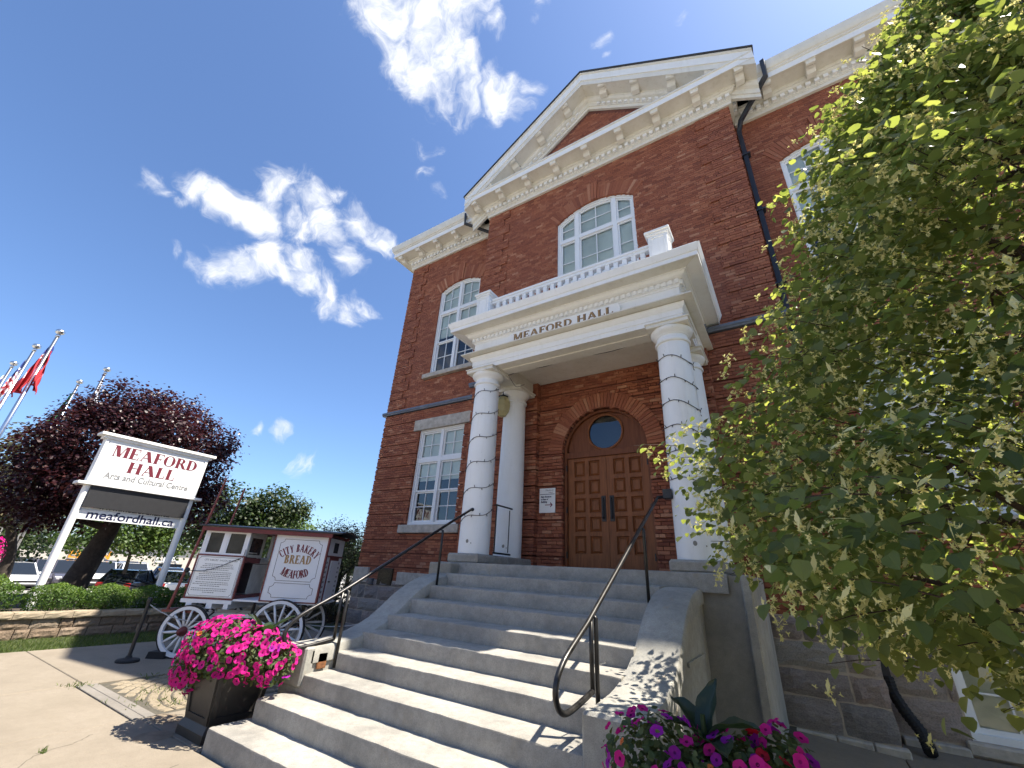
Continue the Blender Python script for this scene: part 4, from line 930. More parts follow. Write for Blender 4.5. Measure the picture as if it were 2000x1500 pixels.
# ------------------------------------------------------------------ handrails
def smooth_path(pts, n=8):
    P = [np.array(p, float) for p in pts]; out = []
    for i in range(len(P)-1):
        p0, p1, p2, p3 = P[max(i-1, 0)], P[i], P[i+1], P[min(i+2, len(P)-1)]
        for k in range(n):
            t = k/n; out.append(tuple(.5*((2*p1) + (-p0+p2)*t + (2*p0-5*p1+4*p2-p3)*t*t + (-p0+3*p1-3*p2+p3)*t**3)))
    out.append(tuple(P[-1])); return out
def handrail(x, xin, label, end):
    HR = thing('handrail', label, 'handrail', (x, 3.3, .5), 'handrails of the front steps')
    m = MB(); core = [(x, 5.35, 2.265), (x, 4.40, 1.735), (x, 3.55, 1.27), (x, 3.22, 1.115)]
    loop = [(x, 3.10, 1.045), (x, 3.02, .965), (x, 3.005, .88), (x, 3.055, .80), (x, 3.16, .762), (x, 3.35, .775), (x, 3.63, .815)]
    m.tube(end + core[:3] + smooth_path([core[2], core[3]] + loop, 6)[1:], .021, 12); m.build('rail', MT['rail'], HR, smooth=True)
    for (y, zt, zb) in ((5.22, 2.19, 1.38), (3.66, 1.33, .54)):
        p = MB(); p.tube([(xin, y, zb), (xin, y, zt-.02), (x, y, zt)], .0185, 10); p.build('post', MT['rail'], HR, smooth=True)
    p = MB(); p.tube([(x, 3.625, 1.31), (x, 3.63, .815)], .0185, 10); p.build('post', MT['rail'], HR, smooth=True)
    return HR
handrail(-4.70, -4.64, 'black pipe handrail with looped end beside the pink petunia planter', [(-4.70, 6.02, 2.60), (-4.70, 5.98, 2.61)])
handrail(-1.52, -1.49, 'black pipe handrail with looped end at the foliage side of the steps', [(-1.30, 6.10, 2.70), (-1.50, 6.08, 2.69)])
mb = MB(); mb.sphere((-4.70, 6.01, 2.605), .035); mb.build('end_knob', MT['black'], bpy.data.objects['handrail'])
mb = MB(); mb.cbox(-1.42, -1.30, 6.03, 6.15, 2.66, 2.79, .006); mb.build('wall_bracket', MT['black'], bpy.data.objects['handrail.001'])
mb = MB(); mb.tube([(-1.53, 3.66, .97), (-1.50, 3.86, .98)], .006, 6); mb.build('tie_rod', MT['alu'], bpy.data.objects['handrail.001'])
# short gate rail between the left columns
g = MB(); x = XCL+.24; g.tube([(x, 6.53, 1.93), (x, 6.53, 2.76)], .013, 8); g.tube([(x, 6.98, 1.96), (x, 6.98, 2.72)], .010, 8); g.tube([(x, 6.50, 2.76), (x, 7.06, 2.76)], .016, 8); g.tube([(x, 6.50, 1.93), (x, 7.06, 1.93)], .016, 8)
tag(g.build('side_railing', MT['black']), 'small black iron railing between the left pair of columns', 'railing')
# fairy lights round the front columns
def fairy(x, label, turns, z0, z1, sgn, ph):
    m = MB(); pts = []; n = int(turns*26)
    for i in range(n+1):
        t = i/n; a = ph + sgn*2*math.pi*turns*t; z = z0 + (z1-z0)*t + .03*math.sin(3*a); R = .278 - .032*((z-1.9)/3.2)**1.5 + .006
        pts.append((x + R*math.cos(a), YC + R*math.sin(a), z))
    m.tube(pts, .0055, 5)
    for i in range(0, n, 2):
        p = pts[i]; a = math.atan2(p[1]-YC, p[0]-x); d = (math.cos(a)*.022, math.sin(a)*.022); m.tube([p, (p[0]+d[0], p[1]+d[1], p[2] + (.04 if i % 4 else -.04))], .006, 5)
    return tag(m.build('string_lights', MT['black']), label, 'string lights', 'fairy lights on the portico')
fairy(XCL, 'dark fairy light string spiralling round the column nearest the wagon', 5.4, 2.42, 5.02, 1, -2.2)
fairy(XCR, 'dark fairy light string spiralling round the column behind the linden leaves', 5.6, 2.85, 4.98, -1, -.9)
m = MB(); m.tube(smooth_path([(XCL+.36, YC+.22, 5.40), (XCL+.7, YC+.27, 5.47), (-3.6, YC+.29, 5.45), (-3.0, YC+.27, 5.48), (-2.3, YC+.3, 5.45), (-1.7, YC+.27, 5.47), (XCR-.30, YC+.18, 5.44)]), .006, 5); m.tube(smooth_path([(XCL+.36, YC+.22, 5.40), (XCL+.42, YC+.4, 5.22), (XCL+.38, YC+.62, 5.30), (XCL+.4, YC+.8, 5.42)]), .005, 5)
tag(m.build('string_lights', MT['black']), 'loose wire of fairy lights hanging along the portico beam', 'string lights', 'fairy lights on the portico')
m = MB(); cx, cy, cz = -4.93, 7.05, 5.20; m.lathe([(.02, .02), (.10, .0), (.17, -.10), (.19, -.22), (.16, -.36), (.08, -.44), (.01, -.46)], cx, cy, 8, cz); 
LP = thing('porch_lamp', 'cream octagonal lamp hanging between the left columns', 'lamp', (cx, cy, cz)); m.build('lamp_shade', simple('lamp_shade', (0.50, 0.43, 0.22), 0.5), LP); m = MB(); m.tube([(cx, cy, cz), (cx, cy, 5.43)], .02, 6); m.lathe([(.10, .0), (.12, .02), (.05, .06)], cx, cy, 8, cz); m.build('lamp_fitting', MT['black'], LP)
# ------------------------------------------------------------------ notice, plaque, utility box
nx0, nx1, nz0, nz1, ny = -4.365, -3.995, 2.785, 3.285, YB-.05
m = MB(); m.cbox(nx0, nx1, ny-.02, ny, nz0, nz1, .004); NS = tag(m.build('notice_board', MT['signwhite']), 'small white notice with red arrow mounted beside the oak doors', 'notice')
fnn = lambda u, v, d: ((nx0+nx1)/2 + u, ny-.021-d, v)
m = MB(); m.box(nx0+.012, nx1-.012, ny-.0225, ny-.0205, 3.155, 3.165); m.build('rule', MT['navy'], NS)
for i, tx in enumerate(('Main Entrance', 'at Rear of', 'Building')): 
    w = (.24, .165, .14)[i]; sans(tx, .045, lambda u, v, d, w=w, i=i: (nx0+.045+w/2+u, ny-.021-d, 3.095 - i*.052 + v), MT['navy'], 'notice_text', NS, w, bold=.002)
m = MB(); m.box(nx0+.14, nx1-.07, ny-.0225, ny-.0205, 2.935, 2.95); 
for s in (-1, 1): m.prism([(nx1-.055, 2.9425), (nx1-.10, 2.9425+s*.048), (nx1-.118, 2.9425+s*.038), (nx1-.078, 2.9425)], lambda u, v, d: (u, d, v), ny-.0227-.0003*s, ny-.0205)
m.build('arrow', MT['maroon'], NS)
sans('Meaford', .05, lambda u, v, d: (nx1-.13+u, ny-.021-d, 3.225+v), MT['greytext'], 'notice_text', NS, .17)
m = MB(); m.tube(smooth_path([(nx1-.15, ny-.022, 3.19), (nx1-.11, ny-.022, 3.20), (nx1-.09, ny-.022, 3.18), (nx1-.05, ny-.022, 3.205)]), .003, 4); m.build('emblem', MT['maroon'], NS)
m = MB(); m.cbox(-9.67, -9.12, YW-.085, YW-.03, 1.165, 1.58, .012); m.cbox(-9.64, -9.15, YW-.092, YW-.08, 1.195, 1.55, .006); PL = tag(m.build('plaque', MT['bronze']), 'dark bronze plaque on the brick wall above the stone base', 'plaque')
m = MB()
for r in range(9):
    z = 1.50 - r*.033; w = (.12, .20, .36, .3, .34, .3, .36, .2, .26)[r]; x = -9.395 - w/2
    while x < -9.395 + w/2: l = rnd(.015, .05); m.box(x, x+l, YW-.0945, YW-.0915, z, z+.010); x += l+.012
m.build('raised_lettering', simple('bronze_relief', (0.11, 0.085, 0.05), 0.4, metal=0.6), PL)
m = MB(); m.cbox(-9.97, -9.80, YW-.12, YW-.03, 1.15, 1.305, .01); m.cbox(-9.96, -9.81, YW-.13, YW-.118, 1.16, 1.295, .005); tag(m.build('utility_box', simple('grey_box', (0.10, 0.10, 0.105), 0.5, var=.2)), 'small grey electrical box beside the bronze plaque', 'box')
# ------------------------------------------------------------------ ground
def ground_z(x, y):
    t = min(max((-16 - x)/14, 0), 1); return -.30 - .5*t
g = MB(); xs = [-900, -300, -120, -60, -44, -38, -34, -30, -26, -22, -19, -16, -13, 0, 20, 60, 300, 900]; ys = [-900, -300, -60, -20, 0, 10, 20, 40, 80, 300, 900]
vs = [(x, y, ground_z(x, y)) for y in ys for x in xs]; nx = len(xs)
g.add(vs, [(j*nx+i, j*nx+i+1, (j+1)*nx+i+1, (j+1)*nx+i) for j in range(len(ys)-1) for i in range(nx-1)])
structure(g.build('ground', MT['asphalt']))
lot = MB(); lot.add([(-70, -25, -.79), (-30, -25, -.79), (-30, 45, -.79), (-70, 45, -.79), (-18, -25, -.33), (-18, 45, -.33)], [(0, 1, 2, 3), (1, 4, 5, 2)]); structure(lot.build('parking_lot', simple('bleached_asphalt', (0.30, 0.285, 0.26), 0.9, var=.2, scale=2)))
# concrete sidewalk: every slab a piece of its own
jb = MB(); jb.box(-12.6, -.42, -9.2, 9.5, -.30, -.022); jb.box(-.42, 8, -9.2, 9.5, -.30, -.16); SW = structure(jb.build('sidewalk', MT['joint']))
def slab(x0, x1, y0, y1, za=0.0, zb=None):
    zb = za if zb is None else zb; j = .006; m = MB(); n = 6; c = .008
    x0 += j; x1 -= j; y0 += j; y1 -= j
    f = lambda x: za + (zb-za)*(x-x0)/(x1-x0)
    vs = [(x0, y0, f(x0)-.1), (x1, y0, f(x1)-.1), (x1, y1, f(x1)-.1), (x0, y1, f(x0)-.1), (x0, y0, f(x0)-c), (x1, y0, f(x1)-c), (x1, y1, f(x1)-c), (x0, y1, f(x0)-c), (x0+c, y0+c, f(x0)), (x1-c, y0+c, f(x1)), (x1-c, y1-c, f(x1)), (x0+c, y1-c, f(x0))]
    m.add(vs, [(0, 1, 5, 4), (1, 2, 6, 5), (2, 3, 7, 6), (3, 0, 4, 7), (4, 5, 9, 8), (5, 6, 10, 9), (6, 7, 11, 10), (7, 4, 8, 11), (8, 9, 10, 11)]); m.build('slab', MT['walk'], SW)
YS = [-9.0, -6.8, -4.6, -2.8, -1.0, .78, 2.58, 4.40, 6.2, 8.1]
for a, b in zip(YS, YS[1:]): slab(-11.22, -8.18, a, b, rnd(-.002, .002))
for a, b in ((-9.0, -6.8), (-6.8, -4.6), (-4.6, -2.8), (-2.8, -1.0), (-1.0, .78), (.78, 2.48)): slab(-8.18, -6.24, a, b, rnd(-.002, .002))
slab(-8.18, -5.5, 5.0, 8.1)
for x0, x1 in ((-6.24, -4.30), (-4.30, -2.3), (-2.3, -.42)):
    for a, b in ((-9.0, -6.8), (-6.8, -4.6), (-4.6, -2.6), (-2.6, -.7), (-.7, 1.15), (1.15, 2.56)): slab(x0, x1, a, b, rnd(-.002, .002))
slab(-6.24, -5.5, 2.56, 5.0); slab(-5.5, -4.88, 2.56, 5.0); slab(-5.5, -5.1, 5.0, 8.1)
for a, b in ((-9.0, -6.0), (-6.0, -3.5), (-3.5, -1.0), (-1.0, 1.15), (1.15, 2.56), (2.56, 4.3), (4.3, 6.1), (6.1, 7.72)): slab(-1.03 if a > 2 else -.42, .62, a, b, -.0 if a > 2 else 0, -.105)
for x0, x1 in ((.62, 2.3), (2.3, 4.4), (4.4, 7.9)):
    for a, b in ((-9.0, -6.0), (-6.0, -3.5), (-3.5, -1.0), (-1.0, 1.15), (1.15, 2.9), (2.9, 4.8), (4.8, 6.6), (6.6, 8.4)): slab(x0, x1, a, b, -.105)
# cracks with weeds and moss
def crack(pts, w=.012):
    m = MB(); P = smooth_path([(x, y, .003) for x, y in pts], 7); P = [(p[0]+rnd(-.012, .012), p[1]+rnd(-.012, .012)) for p in P]
    for a, b in zip(P, P[1:]):
        d = Vector((b[0]-a[0], b[1]-a[1])); d.normalize() if d.length > 0 else None; n = Vector((-d.y, d.x))*w*rnd(.3, .6)
        m.quad((a[0]-n.x, a[1]-n.y, .0022), (b[0]-n.x, b[1]-n.y, .0022), (b[0]+n.x, b[1]+n.y, .0022), (a[0]+n.x, a[1]+n.y, .0022))
    m.build('crack', MT['joint'], SW)
crack([(-6.0, 2.1), (-5.85, 1.95), (-5.75, 1.70), (-5.45, 1.5), (-5.0, 1.42)], .007); crack([(-4.72, 2.35), (-4.55, 2.05), (-4.30, 1.9), (-4.1, 1.6)], .008); crack([(-10.2, 4.4), (-9.6, 4.2), (-9.0, 4.42)], .01)
st_ = MB(); st_.add([(-6.05 + .17*math.cos(a)*1.1, 2.72 + .12*math.sin(a), .0035) for a in [2*math.pi*i/24 for i in range(24)]], [tuple(range(24))]); st_.add([(-5.55 + .16*math.cos(a), 2.45 + .16*math.sin(a), .0035) for a in [2*math.pi*i/24 for i in range(24)]], [tuple(range(24))]); st_.build('stain', simple('rusty_stain', (0.20, 0.155, 0.105), 0.9, var=.3, scale=9), SW)
# cobbled panel with a grey border
pv = MB(); pv.box(-8.17, -6.25, 2.49, 4.99, -.1, -.016); PV = structure(pv.build('cobble_panel', MT['joint']))
cob_m = []
MT['cobble'] = concrete_mat('cobble', (0.255, 0.212, 0.15), (0.205, 0.168, 0.115), (0.30, 0.255, 0.185)); MT['gpaver'] = concrete_mat('grey_paver', (0.21, 0.19, 0.165), (0.175, 0.16, 0.14), (0.245, 0.225, 0.2))
for k in range(6):
    m = MB(); w, h = .112, .104; q = [(-w/2+rnd(-.006, .006), -h/2+rnd(-.006, .006)), (w/2+rnd(-.006, .006), -h/2+rnd(-.006, .006)), (w/2+rnd(-.006, .006), h/2+rnd(-.006, .006)), (-w/2+rnd(-.006, .006), h/2+rnd(-.006, .006))]; b_ = .014
    vs = [(x, y, -.05) for x, y in q] + [(x, y, -.012) for x, y in q] + [(x*(1-b_*2/w), y*(1-b_*2/h), -.001) for x, y in q]
    m.add(vs, [(0, 1, 5, 4), (1, 2, 6, 5), (2, 3, 7, 6), (3, 0, 4, 7), (4, 5, 9, 8), (5, 6, 10, 9), (6, 7, 11, 10), (7, 4, 8, 11), (8, 9, 10, 11)]); cob_m.append(m.mesh('cobble', MT['cobble']))
pieces = []
for i in range(9):
    for j in (0, ): 
        m = MB(); x0 = -8.165 + i*.2128; m.cbox(x0+.004, x0+.209, 2.495, 2.60, -.05, 0, .005); m.build('paver', MT['gpaver'], PV)
        m = MB(); m.cbox(x0+.004, x0+.209, 2.606, 2.712, -.05, 0, .005); m.build('paver', MT['gpaver'], PV)
ccx, ccy = -6.55, 4.15; r = .16
while r < 2.6:
    n = max(6, int(2*math.pi*r/.134))
    for k in range(n):
        a = 2*math.pi*(k+.5*(int(r/.124) % 2))/n; x, y = ccx+r*math.cos(a), ccy+r*math.sin(a)
        if -8.09 < x < -6.32 and 2.79 < y < 4.93: pieces.append((x, y, a))
    r += .126
pieces.sort(key=lambda p: p[0]**2 + p[1]**2)
for i, (x, y, a) in enumerate(pieces[:300]): put(cob_m[i % 6], 'cobble', PV, xf((x, y, rnd(-.004, .002)), a + math.pi/2 + rnd(-.06, .06)))
# ------------------------------------------------------------------ planted bed with a block retaining wall
bed = MB(); bed.box(-19, -12.62, -7, 11, -.3, .36); structure(bed.build('planting_bed', MT['soil']))
gl = MB(); gl.add([(-12.56, -7, .005), (-11.22, -7, -.012), (-11.22, 9, -.012), (-12.56, 9, .005)], [(0, 1, 2, 3)]); structure(gl.build('verge', simple('verge_soil', (0.06, 0.075, 0.025), 0.95, var=.4, scale=12)))
RW = thing('retaining_wall', 'low tan block retaining wall with cap stones in front of the hedge', 'wall', (-12.6, 3, 0))
def rough_block(w, h, dp, rough, mat, cap=False):
    m = MB(); ny, nz = 7, 4; vs = []; fs = []
    for j in range(nz+1):
        for i in range(ny+1):
            e = i in (0, ny) or j in (0, nz); vs.append(((.0 if e else rnd(.3, 1.2)*rough), -w/2 + w*i/ny, h*j/nz))
    for j in range(nz):
        for i in range(ny): a = j*(ny+1)+i; fs.append((a, a+1, a+ny+2, a+ny+1))
    o = len(vs); vs += [(-dp, -w/2, 0), (-dp, w/2, 0), (-dp, w/2, h), (-dp, -w/2, h)]
    bot = list(range(ny+1)); top = [nz*(ny+1)+i for i in range(ny+1)]; lf = [j*(ny+1) for j in range(nz+1)]; rt = [j*(ny+1)+ny for j in range(nz+1)]
    fs += [tuple([o, o+1] + bot[::-1]), tuple(top + [o+2, o+3]), tuple(lf + [o+3, o]), tuple(rt + [o+2, o+1]), (o, o+3, o+2, o+1)]; m.add(vs, fs); return m.mesh('block', mat)
def block_mat():
    m, nt, b = new_mat('split_face_block'); c = ramp(nt, orand(nt), ((0, (0.175, 0.125, 0.085)), (.5, (0.225, 0.165, 0.115)), (1, (0.27, 0.21, 0.155)))); n1 = noise(nt, 30, 6); c = mixc(nt, mrange(nt, n1, .4, .7, 0, .55), c, (0.12, 0.085, 0.055)); setc(nt, b, c); b.inputs['Roughness'].default_value = .95; bump(nt, b, n1, .8, .02); return m
MT['block'] = block_mat(); MT['cap'] = simple('cap_stone', (0.34, 0.275, 0.19), .9, var=.2, scale=9, bmp=.4)
bms = [rough_block(.40, .165, .2, .022, MT['block']) for _ in range(4)]; hm = [rough_block(.20, .165, .2, .022, MT['block']) for _ in range(2)]; cms = [rough_block(.415, .11, .3, .012, MT['cap']) for _ in range(3)]
for c in range(2):
    y = -3.0 + .17*c; k = 0
    while y < 9.5:
        half_ = (k*7 + c*3) % 5 == 0; w = .20 if half_ else .40
        put(hm[k % 2] if half_ else bms[k % 4], 'block', RW, Matrix.Translation((-12.57 - c*.012, y + w/2, .004 + c*.172)) @ Matrix.Rotation(rnd(-.012, .012), 4, 'Z')); y += w + .014; k += 1
y = -3.0; k = 0
while y < 9.5: put(cms[k % 3], 'cap_stone', RW, Matrix.Translation((-12.53, y+.21, .348))); y += .422; k += 1
# ------------------------------------------------------------------ hall sign
xs_ = -13.75
SG = thing('hall_sign', 'white post sign with maroon lettering and a dark panel behind the hedge', 'sign', (xs_, 3.98, .36))
for y in (2.90, 5.05):
    m = MB(); m.tube([(xs_, y, .2), (xs_, y, 3.05)], .075, 16); m.build('post', MT['white'], SG, smooth='auto')
m = MB(); m.cbox(xs_-.20, xs_+.06, 2.84, 5.11, 3.05, 4.10, .006); m.box(xs_+.06, xs_+.075, 2.84, 2.90, 3.05, 4.10); m.box(xs_+.06, xs_+.075, 5.05, 5.11, 3.05, 4.10); m.build('cabinet', MT['white'], SG)
m = MB(); m.cbox(xs_-.26, xs_+.14, 2.70, 5.26, 4.165, 4.235, .008); m.cbox(xs_-.22, xs_+.10, 2.78, 5.18, 4.10, 4.166, .008); m.build('cap_moulding', MT['white'], SG)
m = MB(); m.cbox(xs_-.24, xs_+.15, 2.68, 5.26, 2.985, 3.05, .008); m.build('ledge', MT['white'], SG)
m = MB(); m.box(xs_+.062, xs_+.068, 2.93, 5.02, 3.06, 4.085); FP = m.build('face_panel', MT['signwhite'], SG)
fs_ = lambda yc, z0: (lambda u, v, d: (xs_+.0685+d, yc+u, z0+v))
m = MB(); serif(m, 'MEAFORD', fs_(3.975, 3.725), .265, 1.86, 0, .003, T=.23, t=.06, S=.04, sw=.05); m.build('lettering', MT['maroon'], FP)
m = MB(); serif(m, 'HALL', fs_(3.97, 3.39), .265, 1.04, 0, .003, T=.23, t=.06, S=.04, sw=.05); m.build('lettering', MT['maroon'], FP)
sans('Arts and Cultural Centre', .2, fs_(3.975, 3.19), MT['greytext'], 'lettering', FP, 1.78, .003, bold=.004)
m = MB(); m.cbox(xs_+.05, xs_+.10, 2.95, 5.0, 2.50, 2.985, .004); m.build('letter_panel', MT['slate'], SG)
m = MB(); m.box(xs_-.03, xs_+.0, 2.93, 5.02, 2.24, 2.97); m.build('back_board', MT['signwhite'], SG)
m = MB(); m.cbox(xs_+.0, xs_+.03, 2.97, 5.0, 2.235, 2.455, .004); UB = m.build('web_board', MT['signwhite'], SG)
sans('meafordhall.ca', .26, lambda u, v, d: (xs_+.031+d, 3.98+u, 2.275+v), MT['navy'], 'lettering', UB, 1.74, .003, bold=.004)
m = MB(); m.box(xs_+.0, xs_+.026, 2.97, 5.0, 2.458, 2.70)
m.build('web_board_strip', MT['signwhite'], UB); sans('www.meafordhall.ca', .15, lambda u, v, d: (xs_+.0265+d, 3.98+u, 2.488+v), MT['navy'], 'lettering', UB, 1.45, .002, bold=.002)
# ------------------------------------------------------------------ bakery wagon
ang = math.atan2(1.219, .932); dx, dy = math.sin(ang), math.cos(ang)
WM = Matrix(((dx, -dy, 0, -9.223), (dy, dx, 0, 3.991), (0, 0, 1, 0), (0, 0, 0, 1)))    # local: s along the wagon, w away from the viewer, z up
WG = thing('bakery_wagon', 'white and maroon antique bakery wagon with spoked wheels and raised shafts', 'wagon', (-8.6, 4.4, 0))
def wb(): m = MB(); m.M = WM; return m
def wheel_mesh(R):
    m = MB(); n = 36; ro, ri = R-.018, R-.072
    for k in range(n):
        a, b = 2*math.pi*k/n, 2*math.pi*(k+1)/n
        m.prism([(ri*math.cos(a), ri*math.sin(a)), (ro*math.cos(a), ro*math.sin(a)), (ro*math.cos(b), ro*math.sin(b)), (ri*math.cos(b), ri*math.sin(b))], lambda u, v, d: (u, d, v), -.028, .028)
    rim = m.mesh('rim', MT['wagon_white']); t = MB()
    for k in range(n):
        a, b = 2*math.pi*k/n, 2*math.pi*(k+1)/n
        t.prism([((R-.019)*math.cos(a), (R-.019)*math.sin(a)), (R*math.cos(a), R*math.sin(a)), (R*math.cos(b), R*math.sin(b)), ((R-.019)*math.cos(b), (R-.019)*math.sin(b))], lambda u, v, d: (u, d, v), -.032, .032)
    tyre = t.mesh('tyre', MT['rubber']); s = MB(); s.tube([(0, 0, .05), (0, 0, (R)*.55), (0, 0, R-.06)], [.017, .021, .015], 8); spoke = s.mesh('spoke', MT['wagon_white'], True)
    h = MB(); h.M = Matrix.Rotation(math.pi/2, 4, 'X'); h.lathe([(.03, -.10), (.06, -.08), (.075, -.03), (.078, .03), (.062, .06), (.05, .11), (.028, .115), (.024, .14), (.01, .145)], 0, 0, 16); hub = h.mesh('hub', MT['wagon_red'], True)
    return rim, tyre, spoke, hub
for R, s in ((.405, 0.0), (.485, 1.535)):
    rim, tyre, spoke, hub = wheel_mesh(R)
    for w in (0.0, 1.22):
        M = WM @ Matrix.Translation((s, w, R)); W = put(tyre, 'wheel', WG, M); put(rim, 'rim', W, M); put(hub, 'hub', W, M @ (Matrix() if w < .5 else Matrix.Rotation(math.pi, 4, 'Z')))
        for k in range(14): put(spoke, 'spoke', W, M @ Matrix.Rotation(2*math.pi*(k+.3)/14, 4, 'Y'))
m = wb(); m.tube([(0, -.02, .405), (0, 1.24, .405)], .025, 8); m.tube([(1.535, -.02, .485), (1.535, 1.24, .485)], .028, 8)
for w in (.22, 1.0):
    m.tube([(0, w, .43), (1.535, w, .50)], .016, 6)
    for s in (0, 1.535): m.tube([(s-.30, w, .70), (s-.2, w, .60), (s, w, .53 if s == 0 else .58), (s+.2, w, .60), (s+.30, w, .70)], .014, 6); m.tube([(s-.30, w, .72), (s, w, .83), (s+.30, w, .72)], .014, 6)
m.build('undercarriage', MT['black'], WG)
m = wb(); 
for s0, s1, z0, z1, w0, w1 in ((-.26, .62, .84, .90, .06, 1.16), (-.15, -.05, .76, .84, .06, 1.16), (.20, .30, .76, .84, .06, 1.16), (.50, .58, .76, .84, .06, 1.16), (.02, .95, .62, .68, .30, .36), (.02, .95, .62, .68, .86, .92)): m.box(s0, s1, w0, w1, z0, z1)
m.build('chassis', MT['wagon_white'], WG)
m = wb(); m.box(-.24, 2.12, .08, 1.14, .895, .925); m.build('floor', MT['wagon_white'], WG)
# front booth
MT['wagon_glass'] = simple('wagon_glass', (0.035, 0.036, 0.033), .12, var=.5, scale=5, spec=.25)
m = wb(); m.box(-.22, .60, .085, .115, .925, 1.64); m.box(-.22, -.19, .115, 1.105, .925, 1.64); m.box(-.22, .60, 1.105, 1.135, .925, 1.64)
for s in (-.22, .16, .56):
    m.box(s, s+.045, .085, .125, 1.64, 2.08); m.box(s, s+.045, 1.095, 1.135, 1.64, 2.08)
m.box(-.175, .56, .087, .12, 1.645, 1.68); m.box(-.175, .56, .087, .12, 2.03, 2.08); m.box(-.22, -.19, .125, 1.095, 2.02, 2.08); m.box(-.22, -.19, .125, 1.095, 1.64, 1.69)
m.box(-.175, -.135, .09, .118, 1.68, 2.03); m.box(.12, .16, .09, .118, 1.68, 2.03); m.box(.205, .235, .09, .118, 1.68, 2.03); m.box(.52, .56, .09, .118, 1.68, 2.03)
m.build('booth', MT['wagon_white'], WG)
for a, b in ((-.135, .12), (.235, .52)): m = wb(); m.box(a, b, .102, .106, 1.68, 2.03); m.build('pane', MT['wagon_glass'], WG)
m = wb(); m.box(.58, .605, .55, 1.13, .93, 1.60); m.box(.57, .60, .13, .55, 1.70, 1.72); m.box(.58, .605, .13, .20, 1.66, 2.08); m.box(.58, .605, .68, .76, 1.62, 2.08); m.box(.58, .605, .20, .68, 1.98, 2.08); m.box(.58, .605, .20, .68, 1.63, 1.68); m.box(.58, .60, .78, .95, .95, 1.62); m.build('inner_screen', simple('aged_wagon_white', (0.55, 0.53, 0.46), .6, var=.2), WG)
m = wb(); m.box(.59, .594, .20, .68, 1.68, 1.98); m.build('pane', MT['wagon_glass'], WG)
m = wb(); m.box(-.19, .58, .60, .62, 1.0, 2.05); m.build('curtain', simple('dark_curtain', (0.05, 0.03, 0.028), .9, var=.4), WG)
m = wb(); m.box(.60, .625, .07, .12, .92, 1.64); m.box(.58, .625, .12, .72, 1.53, 1.62); m.box(-.235, .62, .068, .084, 1.625, 1.648); m.box(-.235, .62, .068, .084, .905, .93); m.box(-.24, -.218, .068, .084, .93, 1.625); m.box(.60, .63, .09, 1.1, .925, .985); m.box(-.22, -.19, .1, 1.1, 1.30, 1.34); m.build('booth_trim', MT['wagon_red'], WG)
# bread box
m = wb(); m.box(1.09, 2.09, .08, 1.14, .93, 2.06); BB = m.build('bread_box', MT['wagon_white'], WG)
m = wb()
for a, b, c, d in ((1.075, 1.095, .915, 2.06), (2.075, 2.105, .915, 2.06)): m.box(a, b, .066, .082, c, d)
m.box(1.095, 2.075, .066, .0815, .915, .935); m.box(2.09, 2.108, .08, .12, .93, 2.06); m.box(2.09, 2.108, .34, .38, .93, 1.72); m.box(2.09, 2.108, .84, .88, .93, 1.72); m.box(2.09, 2.109, .38, .84, 1.66, 1.72); m.box(2.09, 2.112, .12, 1.14, 1.715, 1.745); m.build('box_trim', MT['wagon_red'], WG)
m = wb(); m.box(2.09, 2.12, .38, .84, .95, 1.66); m.build('rear_door', MT['wagon_white'], WG); m = wb(); m.box(2.09, 2.095, .47, .75, 1.80, 1.99); m.build('rear_window', MT['dark'], WG); m = wb(); m.box(2.12, 2.14, .42, .5, 1.27, 1.29); m.build('latch', MT['black'], WG)
ws = lambda s0, z0: (lambda u, v, d: tuple(WM @ Vector((s0+u, .0795-d, z0+v, ))))
def plain_lines(m, rows, s0, s1, y):
    for z, a, b, h in rows:
        x = a
        while x < b:
            l = rnd(.012, .04); l = min(l, b-x); m.box(x, x+l, y-.0015, y, z, z+h); x += l + .009
def border(m, a, b, c, d, r, y=.0795):
    P = [(a+r, c), (b-r, c), (b-r*.9, c+r*.55), (b-r*.45, c+r*.9), (b, c+r), (b, d-r), (b-r*.45, d-r*.9), (b-r*.9, d-r*.55), (b-r, d), (a+r, d), (a+r*.9, d-r*.55), (a+r*.45, d-r*.9), (a, d-r), (a, c+r), (a+r*.45, c+r*.9), (a+r*.9, c+r*.55), (a+r, c)]
    for p, q in zip(P, P[1:]):
        v = Vector((q[0]-p[0], q[1]-p[1])); n = Vector((-v.y, v.x)).normalized()*.0035; m.prism([(p[0]-n.x, p[1]-n.y), (q[0]-n.x, q[1]-n.y), (q[0]+n.x, q[1]+n.y), (p[0]+n.x, p[1]+n.y)], lambda u, w, d_: (u, d_, w), y-.002, y-.0003)
m = wb(); border(m, 1.20, 1.98, 1.27, 1.99, .07); border(m, 1.20, 1.98, .99, 1.23, .07); m.build('pinstripe', MT['goldline'], BB)
m = MB(); serif_arc(m, 'CITY BAKERY', ws(1.59, 1.775), .135, .46, True, .004, .60, T=.26, t=.09); m.build('lettering', MT['maroon'], BB)
m = MB(); serif(m, 'BREAD', ws(1.59, 1.565), .150, .50, 0, .004, T=.26, t=.11); m.build('lettering', MT['gold'], BB)
m = MB(); serif_arc(m, 'MEAFORD', ws(1.59, 1.315), .135, .56, False, .004, .68, T=.26, t=.09); m.build('lettering', MT['maroon'], BB)
m = wb(); plain_lines(m, [(1.60 - k*.075, 2.16, 2.165, .03) for k in range(3)], 0, 0, .3); 
for k in range(8): m.box(2.0905, 2.0935, .19, .26, 1.60-k*.085, 1.635-k*.085); m.box(2.0905, 2.0935, .96, 1.03, 1.60-k*.085, 1.635-k*.085)
m.build('end_lettering', MT['greytext'], BB)
